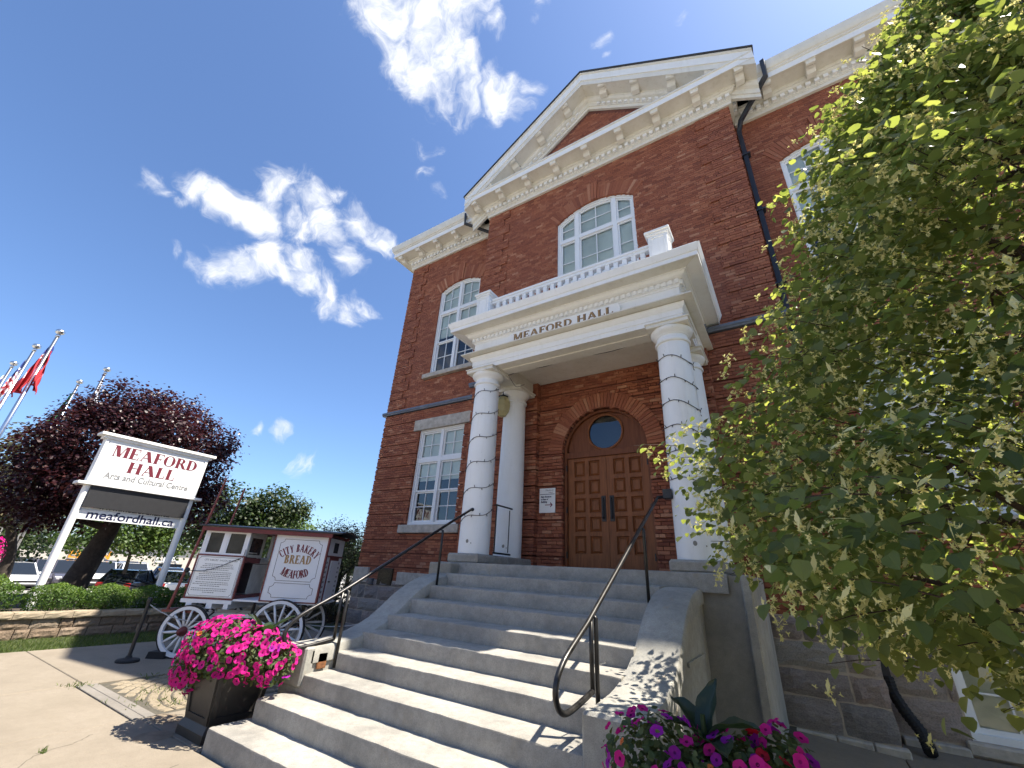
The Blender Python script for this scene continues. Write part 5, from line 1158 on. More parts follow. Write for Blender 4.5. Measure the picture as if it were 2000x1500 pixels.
# information board on the booth
m = wb(); m.box(-.20, .585, .066, .0845, .945, 1.615); IB = m.build('information_board', MT['signwhite'], WG)
fi = lambda s0, z0: (lambda u, v, d: tuple(WM @ Vector((s0+u, .0655-d, z0+v))))
m = MB(); serif(m, 'CITY BAKERY', fi(.045, 1.535), .034, .25, 0, .001, T=.18, t=.07); serif(m, 'MEAFORD', fi(.435, 1.535), .030, .16, 0, .001, T=.18, t=.07); m.build('heading', MT['greytext'], IB)
sans('WAGON,', .04, fi(.265, 1.535), MT['greytext'], 'heading', IB, .15, .001)
m = wb(); rows = []
z = 1.475
for r in ((-.05, .45), (-.08, .47), (-.11, .49), (.0, .40), None, (-.03, .47), (-.1, .47), (-.09, .47), (-.12, .47), (-.12, .46), None, (-.11, .46), (-.15, .47), (-.02, .33), None, (-.15, .47), (-.15, .46), (.06, .26)):
    if r: rows.append((z, r[0], r[1], .011))
    z -= .0305 if r else .013
plain_lines(m, rows, 0, 0, .0655); border(m, -.185, .57, .96, 1.60, .03, .0658); m.build('small_print', MT['greytext'], IB)
# roof
m = wb(); n = 10
for k in range(n):
    w0, w1 = -.02 + 1.26*k/n, -.02 + 1.26*(k+1)/n; f = lambda w: 2.13 + .05*(1 - ((w-.61)/.63)**2)
    m.prism([(w0, f(w0)), (w1, f(w1)), (w1, f(w1)+.025), (w0, f(w0)+.025)], lambda u, v, d: (d, u, v), -.34, 2.33)
m.build('roof', MT['black'], WG)
m = wb(); m.box(-.27, 2.16, -.005, .018, 2.055, 2.128); m.prism([(-.27, 2.06), (2.16, 2.06), (2.16, 2.125), (-.27, 2.125)], lambda u, v, d: (u, d, v), 1.19, 1.21); m.box(-.22, 2.10, .02, 1.19, 2.085, 2.12); m.build('roof_fascia', MT['wagon_red'], WG)
m = wb(); m.tube([(-.44, .10, .70), (-.30, .10, 2.0), (-.20, .10, 3.06)], [.026, .024, .018], 8); m.tube([(-.44, 1.0, .70), (-.36, 1.0, 1.9), (-.26, 1.0, 3.02)], [.026, .024, .018], 8); m.box(-.50, .05, .04, .10, .68, .715); m.tube([(-.44, .08, .70), (-.44, 1.04, .70)], .03, 8); m.build('shaft', MT['shaft_red'], WG)
m = wb(); P = smooth_path([(-.33, .06, 1.36), (-.05, .04, 1.36), (.2, .03, 1.43), (.50, .05, 1.58), (.58, .08, 1.63), (.60, .06, 1.76)]); m.tube(P, .006, 5); m.tube(smooth_path([(.52, .05, 1.58), (.75, .3, 1.52), (1.0, .25, 1.53), (1.08, .1, 1.50)]), .006, 5); m.sphere((-.33, .08, 1.36), .045); m.build('tie_rope', MT['black'], WG)
m = MB(); m.M = WM; m.prism([(-.42, 0), (-.13, 0), (-.15, .10), (-.40, .10)], lambda u, v, d: (u, d, v), -.08, .14); tag(m.build('wheel_chock', MT['rubber']), 'black wedge chock against the front wagon wheel', 'wheel chock')
# ------------------------------------------------------------------ stanchions with rope
STP = [(-9.384, 3.395), (-8.95, 4.95), (-6.55, 6.4)]
sb_ = MB(); sb_.lathe([(.155, 0), (.16, .02), (.15, .04), (.05, .06), (.035, .09), (.01, .095)], 0, 0, 20); sbm = sb_.mesh('base', MT['rubber'], False); sp_ = MB(); sp_.tube([(0, 0, .05), (0, 0, .86)], .028, 12); sp_.lathe([(.03, .84), (.036, .85), (.036, .90), (.03, .92), (.01, .925)], 0, 0, 12); spm = sp_.mesh('post', MT['black'], False)
for i, (x, y) in enumerate(STP):
    S = thing('stanchion', ('black rubber-footed stanchion standing before the front wagon wheel', 'black stanchion between the wagon wheels', 'black stanchion at the foot of the left wing wall')[i], 'stanchion', (x, y, 0), 'stanchions round the wagon'); put(sbm, 'base', S, Matrix.Translation((x, y, 0))); put(spm, 'post', S, Matrix.Translation((x, y, 0)))
MT['rope'] = simple('grey_rope', (0.42, 0.42, 0.42), .7)
for i, (a, b, sag, lab) in enumerate(((STP[0], STP[1], .28, 'pale grey rope sagging past the front wagon wheel'), (STP[1], STP[2], .30, 'pale grey rope sagging past the rear wagon wheel'))):
    m = MB(); P = [(a[0]+(b[0]-a[0])*t, a[1]+(b[1]-a[1])*t, .83 - sag*4*t*(1-t)) for t in [k/16 for k in range(17)]]; m.tube(P, .009, 6); tag(m.build('barrier_rope', MT['rope']), lab, 'rope', 'ropes round the wagon')
# ------------------------------------------------------------------ planter boxes
def planter(x, y, label):
    P = thing('planter_box', label, 'planter', (x, y, 0), 'planters at the foot of the steps')
    def ringbox(m, s0, s1, z0, z1): m.add([(x-s0, y-s0, z0), (x+s0, y-s0, z0), (x+s0, y+s0, z0), (x-s0, y+s0, z0), (x-s1, y-s1, z1), (x+s1, y-s1, z1), (x+s1, y+s1, z1), (x-s1, y+s1, z1)], [(0, 1, 5, 4), (1, 2, 6, 5), (2, 3, 7, 6), (3, 0, 4, 7), (4, 5, 6, 7), (0, 3, 2, 1)])
    m = MB(); ringbox(m, .265, .265, 0, .07); ringbox(m, .265, .235, .0702, .13); m.build('foot', MT['planter'], P)
    m = MB(); s0, s1, z0, z1 = .225, .285, .13, .60
    ringbox(m, s0, s1, z0, z1); m.build('box', MT['planter'], P)
    m = MB(); ringbox(m, .30, .31, .60, .66); m.build('rim', MT['planter'], P)
    for k in range(4):                                            # raised frame round a sunk panel on each side
        f = MB(); f.M = Matrix.Translation((x, y, 0)) @ Matrix.Rotation(k*math.pi/2, 4, 'Z')
        def fy(z): return -(s0 + (s1-s0)*(z-z0)/(z1-z0)) - .014
        def pc(a0, b0, za, a1, b1, zb): 
            f.add([(a0, fy(za), za), (b0, fy(za), za), (b1, fy(zb), zb), (a1, fy(zb), zb), (a0, fy(za)+.016, za), (b0, fy(za)+.016, za), (b1, fy(zb)+.016, zb), (a1, fy(zb)+.016, zb)], [(0, 1, 2, 3), (0, 4, 5, 1), (1, 5, 6, 2), (2, 6, 7, 3), (3, 7, 4, 0)])
        h = lambda z: (s0 + (s1-s0)*(z-z0)/(z1-z0))
        pc(-h(.13), h(.13), .13, -h(.185), h(.185), .185); pc(-h(.55), h(.55), .55, -h(.60), h(.60), .60); pc(-h(.185), -h(.185)+.055, .185, -h(.55), -h(.55)+.055, .55); pc(h(.185)-.055, h(.185), .185, h(.55)-.055, h(.55), .55)
        f.build('panel_frame', MT['planter'], P)
    m = MB(); m.box(x-.29, x+.29, y-.29, y+.29, .62, .64); m.build('soil', MT['soil'], P)
PLX = (-5.27, -.63); PLY = 2.885
planter(PLX[0], PLY, 'black tapered planter box beside the bottom step, full of magenta petunias'); planter(PLX[1], PLY, 'black planter box at the bottom edge below the linden tree')
# ------------------------------------------------------------------ flagpoles
def cloth(cols, x, y, z1, z0, wid, seed, ang):
    rs = random.Random(seed); n, mm = 26, 10; vs = []; m = MB(); tw = rs.uniform(2, 4)
    for j in range(n+1):
        t = j/n; z = z1 - (z1-z0)*t; w = wid*(.25 + 1.0*t)
        for i in range(mm+1):
            s = i/mm; a = ang + .5*math.sin(tw*t*3 + seed); r = s*w; fold = .10*math.sin(s*11 + t*4 + seed)*(.3+t)
            vs.append((x + .05*math.cos(ang) + r*math.cos(a) - fold*math.sin(a), y + .05*math.sin(ang) + r*math.sin(a) + fold*math.cos(a), z - .55*s*(1-t*.5) ))
    o = 0; m.v = vs
    for j in range(n):
        for i in range(mm):
            a = j*(mm+1)+i; m.f.append((a, a+1, a+mm+2, a+mm+1)); m.t.append(.5); m.m.append(cols(i/mm, j/n))
    return m
FM = [simple('flag_red', (0.45, 0.02, 0.03), .7), simple('flag_white', (0.75, 0.75, 0.78), .7), simple('flag_blue', (0.02, 0.04, 0.22), .7), simple('flag_green', (0.01, 0.10, 0.04), .7), simple('flag_pale_blue', (0.35, 0.5, 0.75), .7)]
def f_red(s, t): return 2 if (s < .35 and t < .12) else 1 if (.15 < s < .3 and t < .30 and int(t*40) % 3 == 0) or (.70 < s < .85 and .45 < t < .6) else 0
def f_us(s, t): return (1 if int((s*6+t*26)) % 5 == 0 else 2) if t < .26 else int((t+s*.35)*17) % 2
def f_uk(s, t): return 0 if abs(t-.55-s*.3) < .10 or t > .86 else 1 if abs(t-.55-s*.3) < .17 or t < .1 else 2 if t < .5 else 0
def f_gr(s, t): return 3 if t < .8 else 2
def f_wh(s, t): return 4 if (.4 < t < .6 and s > .4) else 1
for i, (x, y, zt, fn, lab) in enumerate(((-19.92, 1.75, 8.30, f_red, 'tallest-looking steel flagpole with a limp red flag'), (-22.3, 1.62, 8.30, f_us, 'steel flagpole with a limp red and white striped flag'), (-25.45, 1.55, 8.30, f_uk, 'steel flagpole at the picture edge with a red, white and blue flag'), (-22.4, 3.69, 8.35, f_wh, 'steel flagpole with a white flag behind the purple maple'), (-25.36, 3.55, 8.35, f_gr, 'steel flagpole with a dark green flag behind the purple maple'))):
    F = thing('flagpole', lab, 'flagpole', (x, y, -.4), 'flagpoles beyond the maple')
    m = MB(); m.tube([(x, y, -.6), (x, y, 4), (x, y, 8.15)], [.075, .065, .045], 12); m.build('pole', MT['alu'], F, smooth=True)
    m = MB(); m.lathe([(.03, 8.12), (.06, 8.14), (.055, 8.22), (.03, 8.24)], x, y, 12); m.sphere((x, y, 8.33), .125, 14, 10, sq=(1, 1, .78)); m.build('finial', MT['alu'], F, smooth=True)
    c = cloth(fn, x, y, 7.85, 6.15 if i != 1 else 5.9, (.22, .26, .6, .3, .3)[i], 3+i, (-1.9, -1.8, -1.75, 1.3, -1.8)[i]); c.build('flag', FM, F, smooth=True)
    if i == 0:
        c = cloth(fn, x, y, 7.85, 6.35, .16, 11, 1.2); c.build('flag_fold', FM, F, smooth=True)
# ------------------------------------------------------------------ foliage tools
rng = np.random.default_rng(5)
def fast_mesh(name, V, F, tint, mat):
    """V (n,3), F (m,k) all polygons of k corners, tint (m,)"""
    me = bpy.data.meshes.new(name); n, (m, k) = len(V), F.shape
    me.vertices.add(n); me.vertices.foreach_set('co', V.astype(np.float32).ravel()); me.loops.add(m*k); me.loops.foreach_set('vertex_index', F.astype(np.int32).ravel())
    me.polygons.add(m); me.polygons.foreach_set('loop_start', np.arange(0, m*k, k, dtype=np.int32))
    try: me.polygons.foreach_set('loop_total', np.full(m, k, dtype=np.int32))
    except Exception: pass
    at = me.attributes.new('tint', 'FLOAT', 'FACE'); at.data.foreach_set('value', tint.astype(np.float32)); me.materials.append(mat); me.update(calc_edges=True); return me
def frames(normal, spin_dir):
    """orthonormal frames: z = normal, y = spin_dir made perpendicular"""
    z = normal/np.linalg.norm(normal, axis=1, keepdims=True); y = spin_dir - z*(spin_dir*z).sum(1, keepdims=True); y /= np.linalg.norm(y, axis=1, keepdims=True)+1e-9; x = np.cross(y, z); return np.stack([x, y, z], axis=2)
def scatter(name, P, Fr, S, T, tv, tf, mat):
    n, k = len(P), len(tv); V = np.einsum('nij,kj->nki', Fr, tv)*S[:, None, None] + P[:, None, :]
    F = (tf[None] + (np.arange(n)*k)[:, None, None]).reshape(-1, tf.shape[1]); return fast_mesh(name, V.reshape(-1, 3), F, np.repeat(T, len(tf)), mat)
LEAF_V = np.array([(0, 0, 0), (-.36, .05, .05), (-.47, .38, .06), (-.28, .75, -.02), (0, 1, -.14), (.28, .75, -.02), (.47, .38, .06), (.36, .05, .05), (0, .45, -.05)], float); LEAF_F = np.array([(0, 8, 2, 1), (8, 4, 3, 2), (0, 7, 6, 8), (8, 6, 5, 4)])
QUAD_V = np.array([(0, 0, 0), (-.35, .5, .06), (0, 1, -.05), (.35, .5, .06)], float); QUAD_F = np.array([(0, 1, 2, 3)])
MAP_V = np.array([(0, 0, 0), (-.5, .25, .05), (-.35, .7, .0), (0, 1, -.1), (.35, .7, 0), (.5, .25, .05)], float); MAP_F = np.array([(0, 1, 2, 3), (0, 3, 4, 5)])
def unit(v): return v/np.linalg.norm(v, axis=1, keepdims=True)
def limb(m, a, b, r0, r1, bend=.15, n=7, seg=6):
    a, b = np.array(a, float), np.array(b, float); L = np.linalg.norm(b-a); off = rng.normal(0, bend*L, 3); off2 = rng.normal(0, bend*L*.5, 3)
    pts = [tuple(a*(1-t) + b*t + off*math.sin(math.pi*t)*.5 + off2*math.sin(2*math.pi*t)*.4) for t in np.linspace(0, 1, n)]; m.tube(pts, [r0+(r1-r0)*t for t in np.linspace(0, 1, n)], seg); return pts
# ------------------------------------------------------------------ linden in bloom
TX, TY = 2.40, 4.0
def lind_r(z): return np.interp(z, [1.15, 1.38, 1.62, 2.0, 2.6, 3.4, 4.34, 5.2, 6.4, 6.95, 7.25], [1.2, 2.2, 2.62, 2.86, 2.66, 2.30, 1.90, 1.48, .82, .45, .1])
LT = thing('linden_tree', 'blossoming linden tree with pale yellow flower clusters in the right foreground', 'tree', (TX, TY, -.1))
m = MB(); tp = smooth_path([(TX, TY, -.25), (TX+.02, TY+.02, 1.0), (TX-.03, TY, 2.4), (TX+.03, TY+.04, 4.2), (TX-.02, TY-.02, 5.8), (TX, TY, 7.0)], 5); m.tube(tp, [.17*(1-.8*i/(len(tp)-1)) for i in range(len(tp))], 12); m.build('trunk', MT['bark'], LT, smooth=True)
br = MB(); tips = []
NB = 64
for i in range(NB):
    z = 1.3 + 5.4*((i+.5)/NB)**1.1; a = i*2.39996 + rng.normal(0, .2); r = lind_r(z)*rng.uniform(.6, .8); e = (TX + r*math.cos(a), TY + r*math.sin(a), z + rng.uniform(-.3, .1)); s = (TX + .05*math.cos(a), TY+.05*math.sin(a), max(.9, z - .55*r))
    pts = limb(br, s, e, .035 + .012*r, .007, .09, 8, 6); tips.append(e)
    for k in range(7):
        p = pts[2 + k % 6]; q = np.array(p) + np.array((math.cos(a+rng.normal(0, .9)), math.sin(a+rng.normal(0, .9)), rng.normal(-.1, .5)))*rng.uniform(.2, .5); limb(br, p, q, .011, .003, .12, 5, 5)
br.build('branch', MT['twig'], LT, smooth=True)
# sprays: twigs that carry alternate leaves and hanging blossom
NS_ = 9500
ang_c = math.atan2(-TY, -TX)
u = rng.random(NS_); z = 1.16 + 6.1*rng.beta(1.05, 1.25, NS_); a = np.where(rng.random(NS_) < .72, ang_c + rng.normal(0, 1.05, NS_), rng.uniform(-math.pi, math.pi, NS_))
lump = .12*np.sin(3.1*a + 2.0*z) + .14*np.sin(5.3*a - 3.3*z + 1) + .08*np.sin(9*a + 6*z) + .06*np.sin(15*a-11*z)
rad = (lind_r(z)*(1 + lump*.55))*np.where(rng.random(NS_) < .7, rng.uniform(.80, 1.02, NS_), rng.uniform(.35, .85, NS_)); stray = rng.random(NS_) < .05; rad = np.where(stray, rad*1.05, rad)
SP = np.stack([TX + rad*np.cos(a), TY + rad*np.sin(a), z + rng.normal(0, .06, NS_)], 1)
dcam = np.linalg.norm(SP - np.array([0, 0, 1.6]), axis=1); keep = dcam > 1.25; SP, a, rad, dcam = SP[keep], a[keep], rad[keep], dcam[keep]
OUT = np.stack([np.cos(a), np.sin(a), rng.normal(-.05, .35, len(a))], 1)
gaps = np.sin(SP[:, 0]*5.1 + 1.3)*np.sin(SP[:, 2]*4.3)*np.sin(SP[:, 1]*4.7 + .5); k2 = gaps < .50; SP, OUT, dcam = SP[k2], OUT[k2], dcam[k2]
nl = 7; P = []; D = []; 
for j in range(nl):
    t = (j+.3)/nl; side = unit(np.cross(OUT, np.array([0, 0, 1.0])) + 1e-6)*(1 if j % 2 else -1); pos_ = SP + unit(OUT)*(t-.5)*.36 + side*.03 + rng.normal(0, .022, SP.shape); P.append(pos_); D.append(unit(side*.8 + OUT*.6 + np.array([0, 0, -.75]) + rng.normal(0, .35, SP.shape)))
P = np.concatenate(P); D = np.concatenate(D); n = len(P); S = rng.uniform(.036, .076, n); NRM = unit(np.array([0, 0, 1.0]) + .8*D*np.array([1, 1, 0]) + rng.normal(0, .42, (n, 3))); Fr = frames(NRM, D); T = np.clip(rng.beta(2, 2, n) + .12*np.sin(P[:, 2]*2), 0, 1)
dc = np.linalg.norm(P - np.array([0, 0, 1.6]), axis=1); rel = P - np.array([0, 0, 1.6]); fwd = rel @ np.array(CF); inx = np.abs(rel @ np.array(CR))/fwd < 1.2; iny = np.abs(rel @ np.array(CU))/fwd < .92
vis = (fwd > .2) & inx & iny; order = np.argsort(np.where(vis, dc, 99)); big = order[:300]; rest = np.ones(n, bool); rest[big] = False
me = scatter('foliage', P[rest], Fr[rest], S[rest], T[rest], LEAF_V, LEAF_F, MT['linden']); CW = put(me, 'foliage', LT); CW['kind'] = 'stuff'
lm1 = bpy.data.meshes.new('leaf'); lm1.from_pydata([tuple(v) for v in LEAF_V], [], [tuple(f) for f in LEAF_F]); lm1.materials.append(MT['linden1']); lm1.update()
for i in big:
    M = Matrix.Identity(4)
    for r_ in range(3):
        for c_ in range(3): M[r_][c_] = Fr[i][r_, c_]*S[i]
        M[r_][3] = P[i][r_]
    put(lm1, 'leaf', LT, M)
# blossom: a pale bract and a hanging bunch of little stars
bv = [(0, 0, 0), (-.12, .40, .02), (0, .80, .0), (.12, .40, .02)]; bf = [(0, 1, 2, 3)]
for k in range(11):
    cx_, cy_, cz_ = rng.normal(0, .23), .75 + rng.normal(0, .18), rng.normal(-.15, .18)
    for j in range(7):
        d = unit(rng.normal(0, 1, (1, 3)))[0]*.14; e = unit(rng.normal(0, 1, (1, 3)))[0]*.042; o = len(bv); c_ = np.array((cx_, cy_, cz_)); bv += [tuple(c_-e), tuple(c_+e), tuple(c_+d+e*.5), tuple(c_+d-e*.5)]; bf.append((o, o+1, o+2, o+3))
bv = np.array(bv); bf = np.array(bf); nb = int(len(SP)*.72); sel = rng.permutation(len(SP))[:nb]
BP = SP[sel] + unit(OUT[sel])*rng.uniform(-.1, .22, (nb, 1)) + rng.normal(0, .03, (nb, 3)); BD = unit(OUT[sel]*.5 + np.array([0, 0, -.8]) + rng.normal(0, .35, (nb, 3))); Fb = frames(unit(OUT[sel] + np.array([0, 0, .7]) + rng.normal(0, .4, (nb, 3))), BD)
me = scatter('blossom', BP, Fb, rng.uniform(.060, .105, nb), rng.random(nb), bv, bf, MT['blossom']); o = put(me, 'blossom', LT); o['kind'] = 'stuff'
tw = MB()
for i in rng.permutation(len(SP))[:1300]:
    d = unit(OUT[i:i+1])[0]; tw.tube([tuple(SP[i]-d*.22), tuple(SP[i]+np.array((0, 0, .012))), tuple(SP[i]+d*.16)], [.0035, .0025, .0015], 4, cap=False)
o = tw.build('twig', MT['twig'], LT); o['kind'] = 'stuff'
# ------------------------------------------------------------------ trees on the left
def crown_points(n, blobs):
    w = np.array([b[3]*b[4]*b[5] for b in blobs])**.75; w /= w.sum(); idx = rng.choice(len(blobs), n, p=w); B = np.array(blobs)[idx]
    d = unit(rng.normal(0, 1, (n, 3))); r = np.where(rng.random(n) < .75, rng.uniform(.78, 1.05, n), rng.uniform(.2, .85, n)); r *= 1 + .12*np.sin(d[:, 0]*7 + d[:, 2]*5 + idx) + .08*np.sin(d[:, 1]*13 + d[:, 2]*11)
    return B[:, :3] + d*r[:, None]*B[:, 3:6], d
def lumpy(blobs):
    out = list(blobs)
    for b in blobs:
        for k in range(7):
            d = unit(rng.normal(0, 1, (1, 3)) + np.array([0, 0, .15]))[0]; f = rng.uniform(.22, .42); out.append((b[0]+d[0]*b[3]*.95, b[1]+d[1]*b[4]*.95, b[2]+d[2]*b[5]*.95, b[3]*f, b[4]*f, b[5]*f))
    return out
def tree(label, trunk, blobs, nleaf, size, mat, name='tree', tv=MAP_V, tf=MAP_F, cluster=6, group='trees beyond the bed', tr=.22):
    x, y, z0 = trunk[0]; Tn = thing(name, label, 'tree', (x, y, z0), group)
    m = MB(); pts = smooth_path(trunk, 5); m.tube(pts, [tr*(1.15-.65*i/(len(pts)-1)) for i in range(len(pts))], 10); top = trunk[-1]
    for b in blobs:
        limb(m, top if b[2] > top[2]-.2 else trunk[-2], b[:3], tr*.42, tr*.1, .1, 7, 6)
        for k in range(4): d = unit(rng.normal(0, 1, (1, 3)))[0]; limb(m, b[:3], np.array(b[:3]) + d*np.array(b[3:6])*.85, tr*.16, tr*.03, .12, 5, 5)
    m.build('trunk', MT['bark'], Tn, smooth=True)
    nc = nleaf//cluster; C_, d = crown_points(nc, lumpy(blobs)); P = np.repeat(C_, cluster, 0) + rng.normal(0, size*1.5, (nc*cluster, 3)); dd = np.repeat(d, cluster, 0); k = len(P)
    D = unit(dd + np.array([0, 0, -.4]) + rng.normal(0, .6, (k, 3))); Nn = unit(dd*.6 + np.array([0, 0, .9]) + rng.normal(0, .5, (k, 3)))
    Tt = np.clip(np.repeat(rng.beta(2, 2.4, nc), cluster) + rng.normal(0, .12, k), 0, 1)
    me = scatter('crown', P, frames(Nn, D), rng.uniform(.7, 1.3, k)*size, Tt, tv, tf, mat); o = put(me, 'crown', Tn); o['kind'] = 'stuff'; return Tn
tree('dark purple maple with a broad round crown behind the hall sign', [(-16.55, 4.05, .2), (-16.5, 4.2, 1.2), (-16.45, 4.35, 2.2), (-16.4, 4.4, 3.2)], [(-16.5, 4.0, 4.6, 1.9, 1.7, 1.45), (-16.6, 2.9, 4.1, 1.3, 1.0, 1.1), (-16.2, 5.6, 4.3, 1.4, 1.05, 1.25), (-16.4, 4.7, 5.6, 1.1, 1.1, .8), (-16.6, 3.4, 5.6, 1.0, .9, .75), (-16.3, 4.2, 3.3, 1.9, 1.8, .8), (-16.6, 2.6, 3.2, 1.0, .8, .8), (-16.0, 5.9, 3.2, 1.0, .8, .7), (-16.7, 3.1, 2.6, .9, .9, .5)], 52000, .075, MT['maple'], 'maple_tree', group=None or 'trees beyond the bed', tr=.30)
tree('dark leafy tree behind the flagpoles at the picture edge', [(-22.0, 3.7, -.4), (-22, 3.6, 1.2), (-22, 3.2, 2.4)], [(-22.2, 2.6, 3.9, 1.6, 1.5, 1.3), (-22.4, 1.2, 3.8, 1.5, 1.2, 1.3), (-22.0, 3.6, 3.2, 1.4, 1.1, 1.0), (-22.3, 2.0, 2.6, 1.5, 1.6, .8)], 9000, .12, MT['brown_leaf'], 'shade_tree', tr=.2)
tree('yellow-green tree over the parked cars between the sign posts', [(-33, 10.2, -.8), (-33, 10.2, .6), (-33, 10.1, 1.6)], [(-33.0, 9.6, 2.6, 2.0, 1.9, 1.0), (-33.2, 11.6, 2.4, 1.6, 1.4, .9), (-33, 8.0, 2.6, 1.6, 1.4, 1.0), (-33, 10.4, 3.4, 1.6, 1.5, .8), (-33.2, 12.4, 2.9, 1.4, 1.2, 1.0)], 9000, .15, MT['green_leaf'], 'young_tree', tr=.12)
tree('dark spreading tree above the bakery wagon roof', [(-19.6, 9.6, -.3), (-19.6, 9.7, 1.4), (-19.6, 9.8, 2.6)], [(-19.9, 9.0, 3.4, 1.3, 1.0, .95), (-19.3, 10.4, 3.7, 1.1, 1.0, .75), (-18.9, 11.1, 3.7, .8, .6, .45), (-20.3, 8.4, 2.9, 1.2, 1.0, .9), (-19.6, 9.8, 2.6, 1.4, 1.5, .7)], 11000, .11, MT['dark_leaf'], 'dark_tree', tr=.18)
tree('light green rounded tree peeping over the wagon roof', [(-30, 16.6, -.8), (-30, 16.6, 1.5), (-30, 16.6, 2.8)], [(-30, 16.4, 3.9, 1.6, 1.5, .8), (-30, 18.0, 3.5, 1.6, 1.4, .8), (-30, 14.8, 3.5, 1.4, 1.3, .7)], 6000, .16, MT['green_leaf'], 'light_tree', tr=.15)
tree('bronze-tinged bushy tree beside the left corner of the hall', [(-12.3, 9.2, 0), (-12.3, 9.2, .6), (-12.2, 9.2, 1.2)], [(-12.3, 8.8, 2.0, .85, .8, .75), (-11.6, 9.5, 2.0, .8, .7, .85), (-12.8, 8.2, 1.5, .8, .8, .8), (-11.5, 9.3, 1.0, .7, .7, .9), (-12.4, 8.9, .8, .9, .8, .8), (-11.9, 8.6, 2.5, .5, .5, .35)], 15000, .062, MT['brown_leaf'], 'bronze_shrub', tv=QUAD_V, tf=QUAD_F, tr=.10)
for i, (x, y, h, lab) in enumerate(((-40, 0, 6.5, 'green tree beyond the parking lot at the picture edge'), (-46, 6, 4.5, 'green tree beyond the cars under the purple maple'), (-42, 24, 5.2, 'distant green tree left of the hall corner'), (-36, 28, 4.6, 'distant green tree right beside the hall corner'))):
    tree(lab, [(x, y, -.8), (x, y, .8), (x, y, 1.8)], [(x, y, h*.55, 2.4, 2.4, h*.3), (x+.5, y+1.6, h*.45, 1.8, 1.8, h*.25), (x, y-1.7, h*.45, 1.9, 1.8, h*.28)], 5000, .2, MT[('green_leaf', 'dark_leaf')[i % 2]], 'background_tree', group='trees beyond the parking lot', tr=.18)
# ------------------------------------------------------------------ clipped shrubs
for i, (y, r, h, lab) in enumerate(((2.05, .50, .62, 'clipped green shrub at the left picture edge'), (3.06, .46, .50, 'clipped green shrub right of the left sign post'), (3.90, .42, .50, 'clipped green shrub between the two sign posts'), (4.72, .45, .47, 'clipped shrub in front of the right sign post, mostly shaded'), (5.55, .44, .46, 'shaded clipped shrub beside the red wagon shaft'))):
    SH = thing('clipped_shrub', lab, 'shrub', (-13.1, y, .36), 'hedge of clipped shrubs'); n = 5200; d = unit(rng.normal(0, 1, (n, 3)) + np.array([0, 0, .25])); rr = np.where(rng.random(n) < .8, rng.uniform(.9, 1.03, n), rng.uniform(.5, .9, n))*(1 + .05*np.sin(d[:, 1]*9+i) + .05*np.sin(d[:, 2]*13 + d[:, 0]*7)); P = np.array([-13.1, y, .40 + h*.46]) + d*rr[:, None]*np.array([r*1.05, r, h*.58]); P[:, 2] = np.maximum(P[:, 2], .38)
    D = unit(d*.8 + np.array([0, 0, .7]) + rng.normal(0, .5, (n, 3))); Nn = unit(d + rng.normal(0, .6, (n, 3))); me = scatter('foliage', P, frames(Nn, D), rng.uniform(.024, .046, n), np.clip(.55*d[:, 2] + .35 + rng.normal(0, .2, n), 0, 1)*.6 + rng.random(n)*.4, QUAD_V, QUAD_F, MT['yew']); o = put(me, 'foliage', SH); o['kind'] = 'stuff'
    m = MB(); 
    for k in range(5): limb(m, (-13.1, y, .3), (-13.1+rng.normal(0, .15), y+rng.normal(0, .15), .4+h*.5), .015, .006, .1, 4, 5)
    m.build('stem', MT['twig'], SH)
# ------------------------------------------------------------------ grass of the verge
n = 26000; P = np.stack([rng.uniform(-12.53, -11.2, n), rng.uniform(-1.0, 8.0, n), np.zeros(n)], 1); P[:, 2] = -.01; D = unit(np.stack([rng.normal(0, .45, n), rng.normal(0, .45, n), np.ones(n)], 1)); me = scatter('grass', P, frames(unit(rng.normal(0, 1, (n, 3))*np.array([1, 1, .1]) + 1e-5), D), rng.uniform(.03, .075, n), rng.random(n), np.array([(-.07, 0, 0), (.07, 0, 0), (.03, .6, .02), (0, 1, .08)], float), np.array([(0, 1, 2, 3)]), MT['grass']); o = put(me, 'grass'); o['kind'] = 'stuff'; o['label'] = 'short green grass in front of the block wall'; o['category'] = 'grass'
wd = []
for cx_, cy_, sp, k in ((-8.15, 2.50, .10, 60), (-7.3, 3.1, .12, 50), (-6.9, 3.6, .3, 130), (-7.4, 3.9, .25, 80), (-6.62, 3.0, .1, 40), (-8.15, 3.3, .1, 30), (-5.78, 1.72, .02, 14), (-4.4, 1.95, .02, 12), (-6.9, 2.75, .2, 40)): wd.append(np.stack([rng.normal(cx_, sp, k), rng.normal(cy_, sp*.7, k), np.full(k, .0)], 1))
P = np.concatenate(wd); n = len(P); D = unit(np.stack([rng.normal(0, .7, n), rng.normal(0, .7, n), np.ones(n)*.8], 1)); me = scatter('weeds', P, frames(unit(rng.normal(0, 1, (n, 3))*np.array([1, 1, .4]) + 1e-5), D), rng.uniform(.02, .055, n), rng.random(n), np.array([(-.1, 0, 0), (.1, 0, 0), (.12, .6, .02), (0, 1, .08)], float), np.array([(0, 1, 2, 3)]), MT['grass']); o = put(me, 'weeds'); o['kind'] = 'stuff'; o['label'] = 'small weeds sprouting in the paving joints'; o['category'] = 'weeds'
